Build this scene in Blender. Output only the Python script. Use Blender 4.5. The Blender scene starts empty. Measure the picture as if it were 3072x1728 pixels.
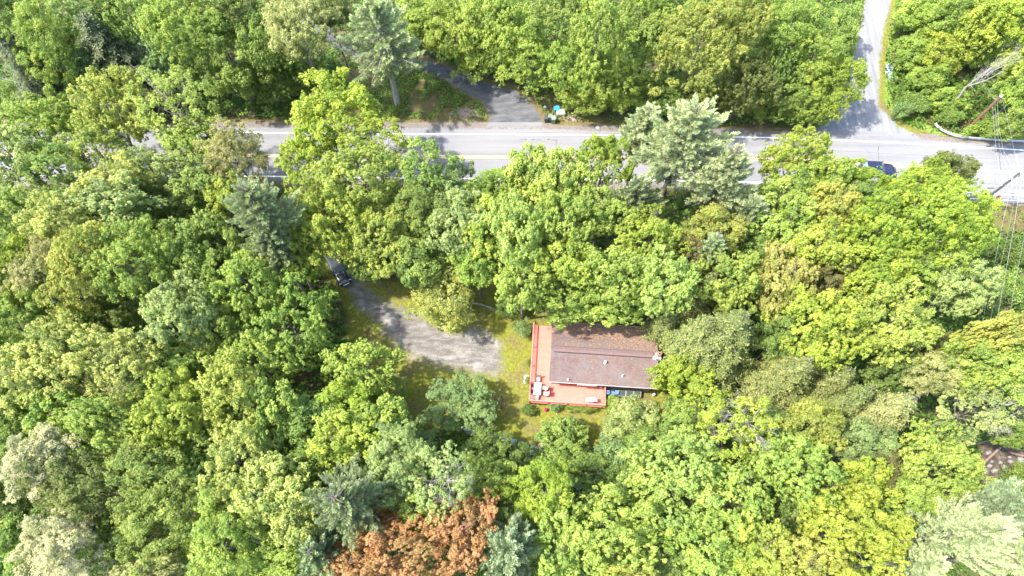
import bpy, math, random
import numpy as np
from math import radians as R, sin, cos, pi, sqrt
from mathutils import Vector, Matrix

sc = bpy.context.scene
# ------------------------------------------------------------------ camera, sky, sun, exposure
CAM_H = 80.0
TILT = R(23.0)
FPX = 2048.0
cam_d = bpy.data.cameras.new('camera')
cam_d.sensor_width = 36.0
cam_d.lens = 24.0
cam_d.clip_start = 1.0
cam_d.clip_end = 2000.0
cam = bpy.data.objects.new('camera', cam_d)
sc.collection.objects.link(cam)
cam.location = (0, 0, CAM_H)
cam.rotation_euler = (TILT, 0, 0)
sc.camera = cam

SUN_EL, SUN_AZ = R(57), R(186)      # direction towards the sun (math azimuth from +X)
sun_d = bpy.data.lights.new('sun', 'SUN')
sun_d.energy = 2.45
sun_d.angle = R(1.5)
sun_d.color = (1.0, 0.955, 0.88)
sun = bpy.data.objects.new('sun', sun_d)
sc.collection.objects.link(sun)
S = Vector((cos(SUN_EL) * cos(SUN_AZ), cos(SUN_EL) * sin(SUN_AZ), sin(SUN_EL)))
sun.rotation_euler = (-S).to_track_quat('-Z', 'Y').to_euler()
sun.location = S * 120

w = bpy.data.worlds.new('World')
sc.world = w
w.use_nodes = True
nt = w.node_tree
bg = nt.nodes['Background']
sky = nt.nodes.new('ShaderNodeTexSky')
sky.sky_type = 'NISHITA'
sky.sun_disc = False
sky.sun_elevation = SUN_EL
sky.sun_rotation = pi / 2 - SUN_AZ
sky.air_density = 1.0
sky.dust_density = 2.0
nt.links.new(sky.outputs[0], bg.inputs[0])
bg.inputs[1].default_value = 0.15

sc.view_settings.view_transform = 'Standard'
sc.view_settings.look = 'None'
sc.view_settings.exposure = 2.38
sc.view_settings.gamma = 1.0
sc.view_settings.use_curve_mapping = False
sc.cycles.max_bounces = 6
sc.cycles.diffuse_bounces = 4
sc.cycles.transmission_bounces = 4
sc.cycles.transparent_max_bounces = 4

# ------------------------------------------------------------------ helpers
def G(px, py, h=0.0):
    """ground / height plane point seen at photo pixel (3072x1728)"""
    u = px - 1536.0
    v = 864.0 - py
    ct, st = cos(TILT), sin(TILT)
    zn = FPX * ct - v * st
    k = (CAM_H - h) / zn
    return Vector((u * k, (v * ct + FPX * st) * k, h))

def mpp(px, py, h=0.0):
    v = 864.0 - py
    return (CAM_H - h) / (FPX * cos(TILT) - v * sin(TILT))

def link(o):
    sc.collection.objects.link(o)
    return o

def thing(name, label, cat, loc=(0, 0, 0), rz=0.0, group=None):
    o = link(bpy.data.objects.new(name, None))
    o.empty_display_size = 0.5
    o.location = loc
    o.rotation_euler = (0, 0, rz)
    o['label'] = label
    o['category'] = cat
    if group:
        o['group'] = group
    return o

def tag(o, label, cat, group=None):
    o['label'] = label
    o['category'] = cat
    if group:
        o['group'] = group
    return o

class MB:
    """collects simple shapes into one mesh"""
    def __init__(self):
        self.v = []
        self.f = []
    def add(self, vs, fs):
        n = len(self.v)
        self.v += [tuple(p) for p in vs]
        self.f += [tuple(n + i for i in f) for f in fs]
        return self
    def box(self, c, s, rz=0.0, rx=0.0, ry=0.0, bev=0.0):
        hx, hy, hz = s[0] / 2, s[1] / 2, s[2] / 2
        M = Matrix.Rotation(rz, 3, 'Z') @ Matrix.Rotation(ry, 3, 'Y') @ Matrix.Rotation(rx, 3, 'X')
        c = Vector(c)
        if bev <= 0:
            P = [c + M @ Vector((x * hx, y * hy, z * hz)) for z in (-1, 1) for x, y in ((-1, -1), (1, -1), (1, 1), (-1, 1))]
            self.add(P, [(3, 2, 1, 0), (4, 5, 6, 7), (0, 1, 5, 4), (1, 2, 6, 5), (2, 3, 7, 6), (3, 0, 4, 7)])
        else:
            b = min(bev, hx * .9, hy * .9, hz * .9)
            def ring(ix, iy, z):
                q = []
                for x, y, a in ((-1, -1, 0), (1, -1, 1), (1, 1, 0), (-1, 1, 1)):
                    p1 = Vector((x * ix, y * (iy - b), z)) if a == 0 else Vector((x * (ix - b), y * iy, z))
                    p2 = Vector((x * (ix - b), y * iy, z)) if a == 0 else Vector((x * ix, y * (iy - b), z))
                    q += [p1, p2]
                return q
            rings = [ring(hx - b, hy - b, -hz), ring(hx, hy, -hz + b), ring(hx, hy, hz - b), ring(hx - b, hy - b, hz)]
            P = [c + M @ p for r in rings for p in r]
            F = [tuple(reversed(range(8))), tuple(range(24, 32))]
            for k in range(3):
                for i in range(8):
                    j = (i + 1) % 8
                    F.append((k * 8 + i, k * 8 + j, (k + 1) * 8 + j, (k + 1) * 8 + i))
            self.add(P, F)
        return self
    def tube(self, pts, r0, r1=None, n=6, cap=True):
        if r1 is None:
            r1 = r0
        pts = [Vector(p) for p in pts]
        m = len(pts)
        V, F = [], []
        for i, p in enumerate(pts):
            a = pts[max(i - 1, 0)]
            b = pts[min(i + 1, m - 1)]
            d = (b - a).normalized()
            up = Vector((0, 0, 1)) if abs(d.z) < .9 else Vector((1, 0, 0))
            s = d.cross(up).normalized()
            t = d.cross(s).normalized()
            r = r0 + (r1 - r0) * i / (m - 1)
            for k in range(n):
                an = 2 * pi * k / n
                V.append(p + s * cos(an) * r + t * sin(an) * r)
        for i in range(m - 1):
            for k in range(n):
                j = (k + 1) % n
                F.append((i * n + k, i * n + j, (i + 1) * n + j, (i + 1) * n + k))
        if cap:
            F.append(tuple(range(n)))
            F.append(tuple(reversed(range((m - 1) * n, m * n))))
        return self.add(V, F)
    def lathe(self, prof, c=(0, 0, 0), n=20):
        c = Vector(c)
        V, F = [], []
        for r, z in prof:
            for k in range(n):
                a = 2 * pi * k / n
                V.append(c + Vector((r * cos(a), r * sin(a), z)))
        for i in range(len(prof) - 1):
            for k in range(n):
                j = (k + 1) % n
                F.append((i * n + k, i * n + j, (i + 1) * n + j, (i + 1) * n + k))
        F.append(tuple(reversed(range(n))))
        F.append(tuple(range((len(prof) - 1) * n, len(prof) * n)))
        return self.add(V, F)
    def build(self, name, mat, parent=None, smooth=False):
        me = bpy.data.meshes.new(name)
        me.from_pydata(self.v, [], self.f)
        me.materials.append(mat)
        if smooth:
            me.polygons.foreach_set('use_smooth', [True] * len(me.polygons))
        me.update()
        o = link(bpy.data.objects.new(name, me))
        if parent is not None:
            o.parent = parent
        return o

# ------------------------------------------------------------------ materials
def newmat(name):
    m = bpy.data.materials.new(name)
    m.use_nodes = True
    t = m.node_tree
    b = t.nodes['Principled BSDF']
    return m, t, b

def N(t, kind, **kw):
    n = t.nodes.new(kind)
    for k, v in kw.items():
        setattr(n, k, v)
    return n

def noise(t, scale, detail=4.0, rough=.55, vec=None, dist=0.0):
    n = N(t, 'ShaderNodeTexNoise')
    n.inputs['Scale'].default_value = scale
    n.inputs['Detail'].default_value = detail
    n.inputs['Roughness'].default_value = rough
    n.inputs['Distortion'].default_value = dist
    if vec is not None:
        t.links.new(vec, n.inputs['Vector'])
    return n.outputs['Fac']

def ramp(t, fac, stops):
    n = N(t, 'ShaderNodeValToRGB')
    e = n.color_ramp.elements
    while len(e) < len(stops):
        e.new(.5)
    for i, (p, c) in enumerate(stops):
        e[i].position = p
        e[i].color = (c[0], c[1], c[2], 1) if hasattr(c, '__len__') else (c, c, c, 1)
    t.links.new(fac, n.inputs[0])
    return n.outputs[0]

def mixc(t, fac, a, b, mode='MIX'):
    n = N(t, 'ShaderNodeMix', data_type='RGBA', blend_type=mode)
    for s, v in ((n.inputs[0], fac), (n.inputs[6], a), (n.inputs[7], b)):
        if isinstance(v, bpy.types.NodeSocket):
            t.links.new(v, s)
        elif hasattr(v, '__len__'):
            s.default_value = (v[0], v[1], v[2], 1)
        else:
            s.default_value = v
    return n.outputs[2]

def mth(t, op, a, b=None, clamp=False):
    n = N(t, 'ShaderNodeMath', operation=op)
    n.use_clamp = clamp
    for s, v in ((n.inputs[0], a), (n.inputs[1], b)):
        if v is None:
            continue
        if isinstance(v, bpy.types.NodeSocket):
            t.links.new(v, s)
        else:
            s.default_value = v
    return n.outputs[0]

def wpos(t, scale=(1, 1, 1), rz=0.0):
    g = N(t, 'ShaderNodeNewGeometry')
    m = N(t, 'ShaderNodeMapping')
    m.inputs['Scale'].default_value = scale
    m.inputs['Rotation'].default_value = (0, 0, rz)
    t.links.new(g.outputs['Position'], m.inputs['Vector'])
    return m.outputs[0]

def bump(t, b, h, strength=.4, dist=.05):
    n = N(t, 'ShaderNodeBump')
    n.inputs['Strength'].default_value = strength
    n.inputs['Distance'].default_value = dist
    t.links.new(h, n.inputs['Height'])
    t.links.new(n.outputs[0], b.inputs['Normal'])

def plain(name, col, rough=.6, metal=0.0, var=.12, scale=3.0, spec=None, coord='OBJ', coat=0.0):
    m, t, b = newmat(name)
    tc = N(t, 'ShaderNodeTexCoord')
    f = noise(t, scale, 5, .6, tc.outputs['Object'])
    c = ramp(t, f, [(.3, [x * (1 - var) for x in col]), (.7, [min(1, x * (1 + var)) for x in col])])
    t.links.new(c, b.inputs['Base Color'])
    b.inputs['Roughness'].default_value = rough
    b.inputs['Metallic'].default_value = metal
    if spec is not None:
        b.inputs['Specular IOR Level'].default_value = spec
    if coat:
        b.inputs['Coat Weight'].default_value = coat
        b.inputs['Coat Roughness'].default_value = .04
    return m

def c_forest(t):
    p = wpos(t)
    a = noise(t, .25, 5, .6, p)
    b = noise(t, 2.2, 6, .7, p)
    c1 = ramp(t, b, [(.3, (.035, .026, .014)), (.5, (.075, .055, .03)), (.72, (.14, .10, .06))])
    c2 = ramp(t, b, [(.3, (.02, .035, .008)), (.7, (.08, .13, .02))])
    return mixc(t, ramp(t, a, [(.42, 0.0), (.6, 1.0)]), c1, c2)

def c_lawn(t):
    p = wpos(t)
    a = noise(t, .35, 5, .6, p)
    b = noise(t, 3.0, 8, .75, p)
    c1 = ramp(t, b, [(.25, (.05, .052, .008)), (.5, (.125, .13, .015)), (.75, (.24, .235, .035))])
    c2 = ramp(t, b, [(.3, (.065, .047, .024)), (.7, (.16, .12, .07))])
    return mixc(t, ramp(t, a, [(.46, 0.0), (.68, .7)]), c1, c2)

def c_gravel(t):
    p = wpos(t)
    s = wpos(t, (.5, 2.2, 1), R(38))
    a = noise(t, .35, 5, .65, p)
    b = noise(t, 6.0, 8, .8, p)
    c = noise(t, .9, 6, .7, s)
    c1 = ramp(t, b, [(.25, (.075, .066, .058)), (.5, (.18, .163, .147)), (.75, (.36, .335, .305))])
    c2 = mixc(t, ramp(t, c, [(.35, .0), (.58, .8)]), c1, (.075, .068, .06))
    return mixc(t, ramp(t, a, [(.5, 0.0), (.72, .7)]), c2, (.30, .285, .262))

def sheet_mat(name, inner, outer, soft=.5, nscale=1.2, amp=.8, rough=.9, shift=0.0):
    """inner colour inside the outline, breaking up into the outer one at its edge (attribute d = metres to the outline)"""
    m, t, b = newmat(name)
    at = N(t, 'ShaderNodeAttribute', attribute_name='d')
    ns = noise(t, nscale, 6, .7, wpos(t))
    v = mth(t, 'ADD', at.outputs['Fac'], mth(t, 'MULTIPLY', mth(t, 'SUBTRACT', ns, .5), amp * 4))
    v = mth(t, 'ADD', v, shift)
    f = mth(t, 'DIVIDE', v, soft)
    f = mth(t, 'ADD', f, 0.0, True)
    col = mixc(t, f, outer(t), inner(t))
    t.links.new(col, b.inputs['Base Color'])
    b.inputs['Roughness'].default_value = rough
    b.inputs['Specular IOR Level'].default_value = .25
    bump(t, b, noise(t, 9, 6, .8, wpos(t)), .5, .04)
    return m

def c_asphalt(t):
    p = wpos(t)
    s = wpos(t, (.06, 1.3, 1), R(2))
    a = noise(t, .12, 4, .6, p)
    l = noise(t, 1.0, 4, .6, s)
    g = noise(t, 14.0, 6, .8, p)
    c = ramp(t, l, [(.3, (.125, .125, .130)), (.7, (.19, .188, .194))])
    c = mixc(t, ramp(t, a, [(.45, 0.0), (.75, .4)]), c, (.20, .19, .182))
    return mixc(t, .3, c, ramp(t, g, [(.3, .085), (.7, .26)]))

def c_shoulder(t):
    p = wpos(t)
    g = noise(t, 5, 8, .8, p)
    return ramp(t, g, [(.3, (.07, .057, .045)), (.5, (.135, .115, .10)), (.7, (.24, .215, .19))])

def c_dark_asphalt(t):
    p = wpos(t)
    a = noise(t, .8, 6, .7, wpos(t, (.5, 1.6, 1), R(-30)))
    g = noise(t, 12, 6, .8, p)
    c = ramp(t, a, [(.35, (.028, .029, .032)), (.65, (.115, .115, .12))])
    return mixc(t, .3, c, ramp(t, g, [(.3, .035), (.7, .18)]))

def c_side(t):
    p = wpos(t)
    a = noise(t, .9, 6, .7, wpos(t, (1.5, .12, 1), R(-6)))
    g = noise(t, 9, 7, .8, p)
    c = ramp(t, a, [(.32, (.10, .10, .105)), (.52, (.17, .17, .177)), (.7, (.27, .267, .265))])
    return mixc(t, .35, c, ramp(t, g, [(.3, .07), (.7, .32)]))

def c_bank(t):
    p = wpos(t)
    a = noise(t, 1.2, 6, .7, p)
    return ramp(t, a, [(.35, (.022, .017, .013)), (.5, (.06, .045, .033)), (.65, (.14, .105, .08))])

def c_litter(t):
    p = wpos(t)
    a = noise(t, 1.6, 7, .75, p)
    return ramp(t, a, [(.3, (.05, .035, .018)), (.45, (.12, .075, .04)), (.6, (.09, .12, .02)), (.75, (.24, .16, .10))])

M = {}
M['ground'] = sheet_mat('forest_floor', c_forest, c_forest)
M['lawn'] = sheet_mat('mossy_lawn', c_lawn, c_forest, 1.2, .8, 1.0)
M['gravel'] = sheet_mat('gravel', c_gravel, c_lawn, 1.3, 1.4, 1.0, shift=-.2)
M['asphalt'] = sheet_mat('worn_asphalt', c_asphalt, c_shoulder, .25, 1.5, .35, .85, -.2)
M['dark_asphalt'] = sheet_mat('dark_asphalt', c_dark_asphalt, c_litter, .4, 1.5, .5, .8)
M['side'] = sheet_mat('chipped_gravel_road', c_side, c_lawn, .5, 1.4, .6)
M['bank'] = sheet_mat('rocky_bank', c_bank, c_forest, 1.0, .8, 1.8)
M['litter'] = sheet_mat('leaf_litter', c_litter, c_forest, 1.0, 1.0, 1.2)
M['white_paint'] = plain('white_paint_line', (.78, .78, .76), .6, var=.10, scale=2)
M['yellow_paint'] = plain('yellow_paint_line', (.62, .43, .16), .6, var=.15, scale=2)
M['tar'] = plain('tar', (.06, .06, .065), .7)
M['bark'] = plain('bark', (.16, .135, .11), .9, var=.3, scale=2)
M['bare'] = plain('bare_grey_bark', (.24, .22, .20), .8, var=.2, scale=2)
M['galv'] = plain('galvanised_steel', (.55, .57, .6), .45, .6)
M['wood_grey'] = plain('weathered_wood', (.20, .175, .15), .9, var=.3)
M['pole'] = plain('brown_pole_wood', (.17, .085, .045), .85, var=.3, scale=4)
M['wire'] = plain('pale_wire', (.26, .26, .26), .5)
M['black'] = plain('black_rubber', (.015, .015, .015), .6)
M['deck'] = None

def leaf_material(name, rough=.55, trans=.48, satv=.35, spec=.25):
    m, t, b = newmat(name)
    oi = N(t, 'ShaderNodeObjectInfo')
    at = N(t, 'ShaderNodeAttribute', attribute_name='v')
    hs = N(t, 'ShaderNodeHueSaturation')
    t.links.new(oi.outputs['Color'], hs.inputs['Color'])
    # v: 0 (old, deep leaf) .. 1 (young, pale leaf)
    val = mth(t, 'ADD', mth(t, 'MULTIPLY', at.outputs['Fac'], 1.1), .45)
    hue = mth(t, 'ADD', mth(t, 'MULTIPLY', at.outputs['Fac'], -.06), .525)
    t.links.new(val, hs.inputs['Value'])
    t.links.new(hue, hs.inputs['Hue'])
    b.inputs['Roughness'].default_value = rough
    b.inputs['Specular IOR Level'].default_value = spec
    t.links.new(hs.outputs[0], b.inputs['Base Color'])
    tr = N(t, 'ShaderNodeBsdfTranslucent')
    tcol = mixc(t, 1.0, hs.outputs[0], (1.1, 1.25, .7), 'MULTIPLY')
    t.links.new(tcol, tr.inputs['Color'])
    mx = N(t, 'ShaderNodeMixShader')
    mx.inputs[0].default_value = trans
    t.links.new(b.outputs[0], mx.inputs[1])
    t.links.new(tr.outputs[0], mx.inputs[2])
    t.links.new(mx.outputs[0], t.nodes['Material Output'].inputs['Surface'])
    return m
M['leaf'] = leaf_material('broad_leaf')
M['needle'] = leaf_material('needles', .6, .2, spec=.3)
# ------------------------------------------------------------------ sheets of ground
def unit(a):
    return a / (np.linalg.norm(a, axis=-1, keepdims=True) + 1e-9)

def signed_dist(P, poly):
    x, y = P[:, 0], P[:, 1]
    n = len(poly)
    ins = np.zeros(len(P), bool)
    d = np.full(len(P), 1e9)
    for i in range(n):
        ax, ay = poly[i]
        bx, by = poly[(i + 1) % n]
        c = ((ay > y) != (by > y))
        with np.errstate(divide='ignore', invalid='ignore'):
            xi = (bx - ax) * (y - ay) / (by - ay if by != ay else 1e-9) + ax
        ins ^= (c & (x < xi))
        ex, ey = bx - ax, by - ay
        L = ex * ex + ey * ey + 1e-12
        tt = np.clip(((x - ax) * ex + (y - ay) * ey) / L, 0, 1)
        dd = np.hypot(x - ax - tt * ex, y - ay - tt * ey)
        d = np.minimum(d, dd)
    return np.where(ins, d, -d)

def px_poly(pts):
    return [tuple(G(a, b)[:2]) for a, b in pts]

def sheet(name, poly, z, mat, step=.35, margin=0.8, kind='structure', union=()):
    pa = np.array(poly)
    x0, y0 = pa.min(0) - margin
    x1, y1 = pa.max(0) + margin
    nx, ny = int((x1 - x0) / step) + 2, int((y1 - y0) / step) + 2
    X, Y = np.meshgrid(x0 + np.arange(nx) * step, y0 + np.arange(ny) * step)
    P = np.stack([X.ravel(), Y.ravel()], 1)
    d = signed_dist(P, poly)
    dk = d
    for q_ in union:
        d = np.maximum(d, signed_dist(P, q_))
    keep = (dk > -margin).reshape(ny, nx)
    q = keep[:-1, :-1] & keep[1:, :-1] & keep[:-1, 1:] & keep[1:, 1:]
    idx = np.arange(nx * ny).reshape(ny, nx)
    F = np.stack([idx[:-1, :-1][q], idx[:-1, 1:][q], idx[1:, 1:][q], idx[1:, :-1][q]], 1)
    used = np.unique(F)
    mp = -np.ones(nx * ny, int)
    mp[used] = np.arange(len(used))
    F = mp[F]
    V = np.zeros((len(used), 3))
    V[:, :2] = P[used]
    V[:, 2] = z
    me = mesh_np(name, V, F)
    a = me.attributes.new('d', 'FLOAT', 'POINT')
    a.data.foreach_set('value', d[used].astype(np.float32))
    me.materials.append(mat)
    o = link(bpy.data.objects.new(name, me))
    o['kind'] = kind
    return o

def mesh_np(name, V, F):
    me = bpy.data.meshes.new(name)
    k = F.shape[1]
    me.vertices.add(len(V))
    me.vertices.foreach_set('co', V.astype(np.float32).ravel())
    me.loops.add(F.size)
    me.loops.foreach_set('vertex_index', F.astype(np.int32).ravel())
    me.polygons.add(len(F))
    me.polygons.foreach_set('loop_start', np.arange(0, F.size, k, dtype=np.int32))
    me.update(calc_edges=True)
    return me

# ground plane (reaches well past the frame)
me = bpy.data.meshes.new('ground')
me.from_pydata([(-600, -400, 0), (600, -400, 0), (600, 700, 0), (-600, 700, 0)], [], [(0, 1, 2, 3)])
me.materials.append(M['ground'])
go = link(bpy.data.objects.new('ground', me))
go['kind'] = 'structure'

LITTER = px_poly([(990, 215), (1100, 190), (1250, 205), (1400, 270), (1470, 330), (1475, 375), (1250, 379), (1000, 370), (850, 372), (820, 310)])
sheet('leaf_litter_ground', LITTER, .006, M['litter'], .5)
LITTER2 = px_poly([(1560, 270), (1660, 290), (1740, 330), (1960, 350), (1980, 392), (1760, 388), (1560, 378)])
sheet('leaf_litter_ground', LITTER2, .006, M['litter'], .5)
LITTER3 = px_poly([(30, 240), (140, 250), (300, 300), (280, 345), (130, 320), (20, 290)])
sheet('leaf_litter_ground', LITTER3, .006, M['litter'], .5)

LAWN = px_poly([(1020, 850), (1090, 820), (1260, 845), (1420, 815), (1530, 840), (1600, 920), (1640, 940), (1990, 960), (2010, 1190), (2000, 1290),
                (1850, 1420), (1700, 1425), (1640, 1370), (1450, 1320), (1290, 1300), (1180, 1255), (1080, 1150), (1030, 1010)])
sheet('lawn', LAWN, .010, M['lawn'], .4)
GRAVEL = px_poly([(870, 560), (925, 555), (985, 700), (1058, 790), (1110, 850), (1170, 893), (1260, 925), (1300, 950), (1364, 985), (1412, 966), (1483, 985), (1515, 1025), (1530, 1080),
                  (1518, 1148), (1440, 1140), (1305, 1118), (1237, 1089), (1173, 1053), (1140, 1005), (1098, 960), (1054, 926), (1026, 880), (995, 825), (950, 760), (900, 660)])
sheet('gravel_driveway', GRAVEL, .016, M['gravel'], .25)
BANK = px_poly([(2925, 1330), (3000, 1310), (3120, 1290), (3150, 1420), (3040, 1440), (2960, 1470), (2915, 1430)])
sheet('rocky_bank', BANK, .008, M['bank'], .4)

top = [(-500, 372), (0, 374), (640, 376), (830, 376), (1230, 379), (1460, 381), (1530, 380), (1620, 380), (1850, 390), (2000, 394), (2190, 397), (2330, 402), (2450, 402), (2600, 406), (2750, 410), (2850, 420), (3072, 432), (3600, 480)]
bot = [(3600, 660), (3072, 606), (2900, 594), (2700, 578), (2400, 566), (2150, 560), (1850, 555), (1536, 550), (1200, 549), (800, 546), (400, 545), (-500, 543)]
ROAD = px_poly(top + bot)
SH = px_poly([(x, y - 12) for x, y in top] + [(x, y + 12) for x, y in bot])
sheet('road_shoulder', SH, .010, sheet_mat('shoulder_grit', c_shoulder, c_litter, .5, 1.2, .7), .6)
SIDE = px_poly([(2600, -60), (2590, 0), (2578, 80), (2558, 171), (2542, 223), (2527, 294), (2500, 335), (2440, 392), (2430, 412), (2780, 422), (2741, 397), (2701, 378), (2670, 346), (2640, 318), (2642, 199), (2654, 99), (2678, 0), (2690, -60)])
sheet('side_road', SIDE, .016, M['side'], .35, union=(ROAD,))
DRV = px_poly([(900, 30), (1014, 95), (1070, 135), (1180, 170), (1257, 172), (1344, 197), (1424, 233), (1500, 258), (1545, 266), (1588, 300), (1622, 340), (1640, 385), (1450, 385), (1468, 350), (1444, 306), (1384, 274), (1324, 235), (1245, 205), (1150, 195), (1060, 175), (1000, 140), (900, 70)])
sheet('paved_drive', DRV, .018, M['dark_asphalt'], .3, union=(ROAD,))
road = sheet('road', ROAD, .022, M['asphalt'], .5, union=(SIDE, DRV))
BRUSH = px_poly([(2935, 612), (3100, 616), (3100, 700), (3010, 705), (2950, 690), (2925, 650)])
sheet('brushy_ground', BRUSH, .008, M['litter'], .4)

sheet('bare_soil', px_poly([(1340, 340), (1370, 322), (1420, 318), (1446, 330), (1455, 352), (1430, 362), (1380, 362), (1350, 356)]), .012, sheet_mat('pinkish_soil', lambda t: ramp(t, noise(t, 4, 7, .8, wpos(t)), [(.3, (.13, .09, .075)), (.6, (.27, .20, .17))]), c_litter, .6, 1.4, .8), .25)
sheet('bare_soil', px_poly([(1690, 345), (1725, 338), (1742, 355), (1720, 372), (1692, 368)]), .012, bpy.data.materials['pinkish_soil'], .25)
sheet('grass_verge', px_poly([(2700, -40), (2684, 0), (2662, 99), (2650, 199), (2648, 318), (2676, 340), (2706, 370), (2750, 392), (2830, 411), (3072, 428), (3400, 445), (3400, 420), (3072, 408), (2900, 398), (2810, 380), (2740, 350), (2690, 310), (2676, 250), (2680, 120), (2705, 0), (2720, -40)]), .014,
      sheet_mat('verge_grass', lambda t: ramp(t, noise(t, 3, 7, .75, wpos(t)), [(.3, (.07, .11, .018)), (.5, (.13, .20, .03)), (.7, (.22, .28, .05))]), c_litter, .5, 1.4, .5), .3)

def ribbon(name, pts, width, z, mat, y_off=0.0):
    P = [G(a, b + y_off) for a, b in pts]
    V, F = [], []
    for i, p in enumerate(P):
        a = P[max(0, i - 1)]
        b = P[min(len(P) - 1, i + 1)]
        d = (b - a).normalized()
        n = Vector((-d.y, d.x, 0))
        wd = width[i] if hasattr(width, '__len__') else width
        V += [(p.x + n.x * wd / 2, p.y + n.y * wd / 2, z), (p.x - n.x * wd / 2, p.y - n.y * wd / 2, z)]
    for i in range(len(P) - 1):
        F.append((2 * i, 2 * i + 1, 2 * i + 3, 2 * i + 2))
    me = bpy.data.meshes.new(name)
    me.from_pydata(V, [], F)
    me.materials.append(mat)
    o = link(bpy.data.objects.new(name, me))
    o['kind'] = 'structure'
    return o

UL = [(-400, 386), (0, 389), (200, 390), (480, 392), (650, 396), (830, 399), (1230, 402), (1536, 403), (1850, 406), (2190, 411), (2304, 413), (2500, 420), (2700, 429), (2900, 440), (3072, 451), (3500, 482)]
CL = [(-400, 462), (400, 464), (900, 468), (1400, 471), (1800, 474), (2200, 477), (2483, 484), (2650, 491), (2816, 500), (2916, 509), (3072, 520), (3500, 556)]
LL = [(-400, 526), (433, 528), (808, 529), (940, 531), (1260, 535), (1464, 536), (1810, 539), (2250, 547), (2500, 556), (2750, 567), (2900, 577), (3072, 587), (3500, 622)]
ribbon('edge_line', UL, .16, .030, M['white_paint'])
ribbon('edge_line', LL, .16, .030, M['white_paint'])
ribbon('centre_line', CL, .12, .030, M['yellow_paint'], -2.6)
ribbon('centre_line', CL, .12, .030, M['yellow_paint'], 2.6)
rng0 = random.Random(5)
def crack(a, b, w=.07, j=3):
    n = 9
    pts = []
    for i in range(n):
        t = i / (n - 1)
        pts.append((a[0] + (b[0] - a[0]) * t + rng0.uniform(-j, j) * (a[0] != b[0] or 1) * .5, a[1] + (b[1] - a[1]) * t + rng0.uniform(-j, j) * .3))
    ws = [w * rng0.uniform(.4, 1.4) for _ in pts]
    ribbon('road_crack', pts, ws, .027, M['tar'])
for a, b, wd in [((2634, 437), (2635, 486), .09), ((2590, 440), (2620, 480), .03), ((1668, 422), (1669, 480), .06), ((1326, 402), (1327, 465), .04),
              ((1480, 470), (1950, 476), .04), ((2500, 452), (2990, 478), .035), ((2997, 458), (3002, 520), .07), ((1560, 419), (1580, 419), .10),
              ((1594, 420), (1603, 419), .12), ((1610, 420), (1624, 420), .09), ((1643, 419), (1650, 418), .12), ((1655, 420), (1672, 421), .10),
              ((1390, 477), (1530, 478), .035), ((2010, 424), (2060, 425), .04), ((1185, 414), (1330, 416), .02), ((2900, 545), (3072, 560), .03), ((880, 403), (885, 455), .05)]:
    crack(a, b, wd)
tp = ribbon('tar_patch', [(2962, 565), (2982, 565)], .22, .028, M['tar'])
ribbon('tar_patch', [(2938, 583), (2958, 583)], .25, .034, M['tar'])

# ------------------------------------------------------------------ brook and puddle
def c_water(t):
    return ramp(t, noise(t, 2.0, 5, .6, wpos(t)), [(.35, (.10, .13, .16)), (.65, (.30, .36, .42))])  # blue-grey of the reflected sky coloured into the water itself
mw, t_, b_ = newmat('shallow_water')
t_.links.new(c_water(t_), b_.inputs['Base Color'])
b_.inputs['Roughness'].default_value = .12
bump(t_, b_, noise(t_, 4, 4, .6, wpos(t_)), .15, .03)
BROOK = px_poly([(1385, 1278), (1400, 1272), (1470, 1300), (1560, 1322), (1640, 1350), (1720, 1420), (1760, 1460), (1735, 1470), (1690, 1440), (1615, 1388), (1540, 1350), (1450, 1325), (1392, 1296)])
def flat(name, poly, z, mat):
    me = bpy.data.meshes.new(name)
    me.from_pydata([(x, y, z) for x, y in poly], [], [tuple(range(len(poly)))])
    me.materials.append(mat)
    o = link(bpy.data.objects.new(name, me))
    o['kind'] = 'structure'
    return o
flat('brook', BROOK, .03, mw)
mp_, t_, b_ = newmat('puddle_with_blossom')  # pale blue sky reflection is put into the puddle's base colour
t_.links.new(ramp(t_, noise(t_, 2.5, 6, .7, wpos(t_)), [(.35, (.25, .32, .22)), (.5, (.32, .38, .46)), (.7, (.42, .46, .56))]), b_.inputs['Base Color'])
b_.inputs['Roughness'].default_value = .2
flat('puddle', px_poly([(2658, 195), (2672, 188), (2680, 205), (2681, 232), (2676, 243), (2664, 236), (2655, 220)]), .05, mp_)

# ------------------------------------------------------------------ low growth over the forest floor (uncountable)
rs = np.random.RandomState(11)
def leaf_mesh(name, P, Nrm, size, asp, v):
    n = len(P)
    Nrm = Nrm / (np.linalg.norm(Nrm, axis=1, keepdims=True) + 1e-9)
    rv = rs.normal(size=(n, 3))
    t1 = np.cross(Nrm, rv)
    t1 /= (np.linalg.norm(t1, axis=1, keepdims=True) + 1e-9)
    t2 = np.cross(Nrm, t1)
    s = size[:, None] if hasattr(size, '__len__') else size
    V = np.stack([P + t1 * s, P + t2 * s * asp, P - t1 * s * .8, P - t2 * s * asp], 1).reshape(-1, 3)
    F = np.arange(4 * n).reshape(n, 4)
    me = mesh_np(name, V, F)
    a = me.attributes.new('v', 'FLOAT', 'FACE')
    a.data.foreach_set('value', np.clip(v, 0, 1.3).astype(np.float32))
    return me

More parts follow.
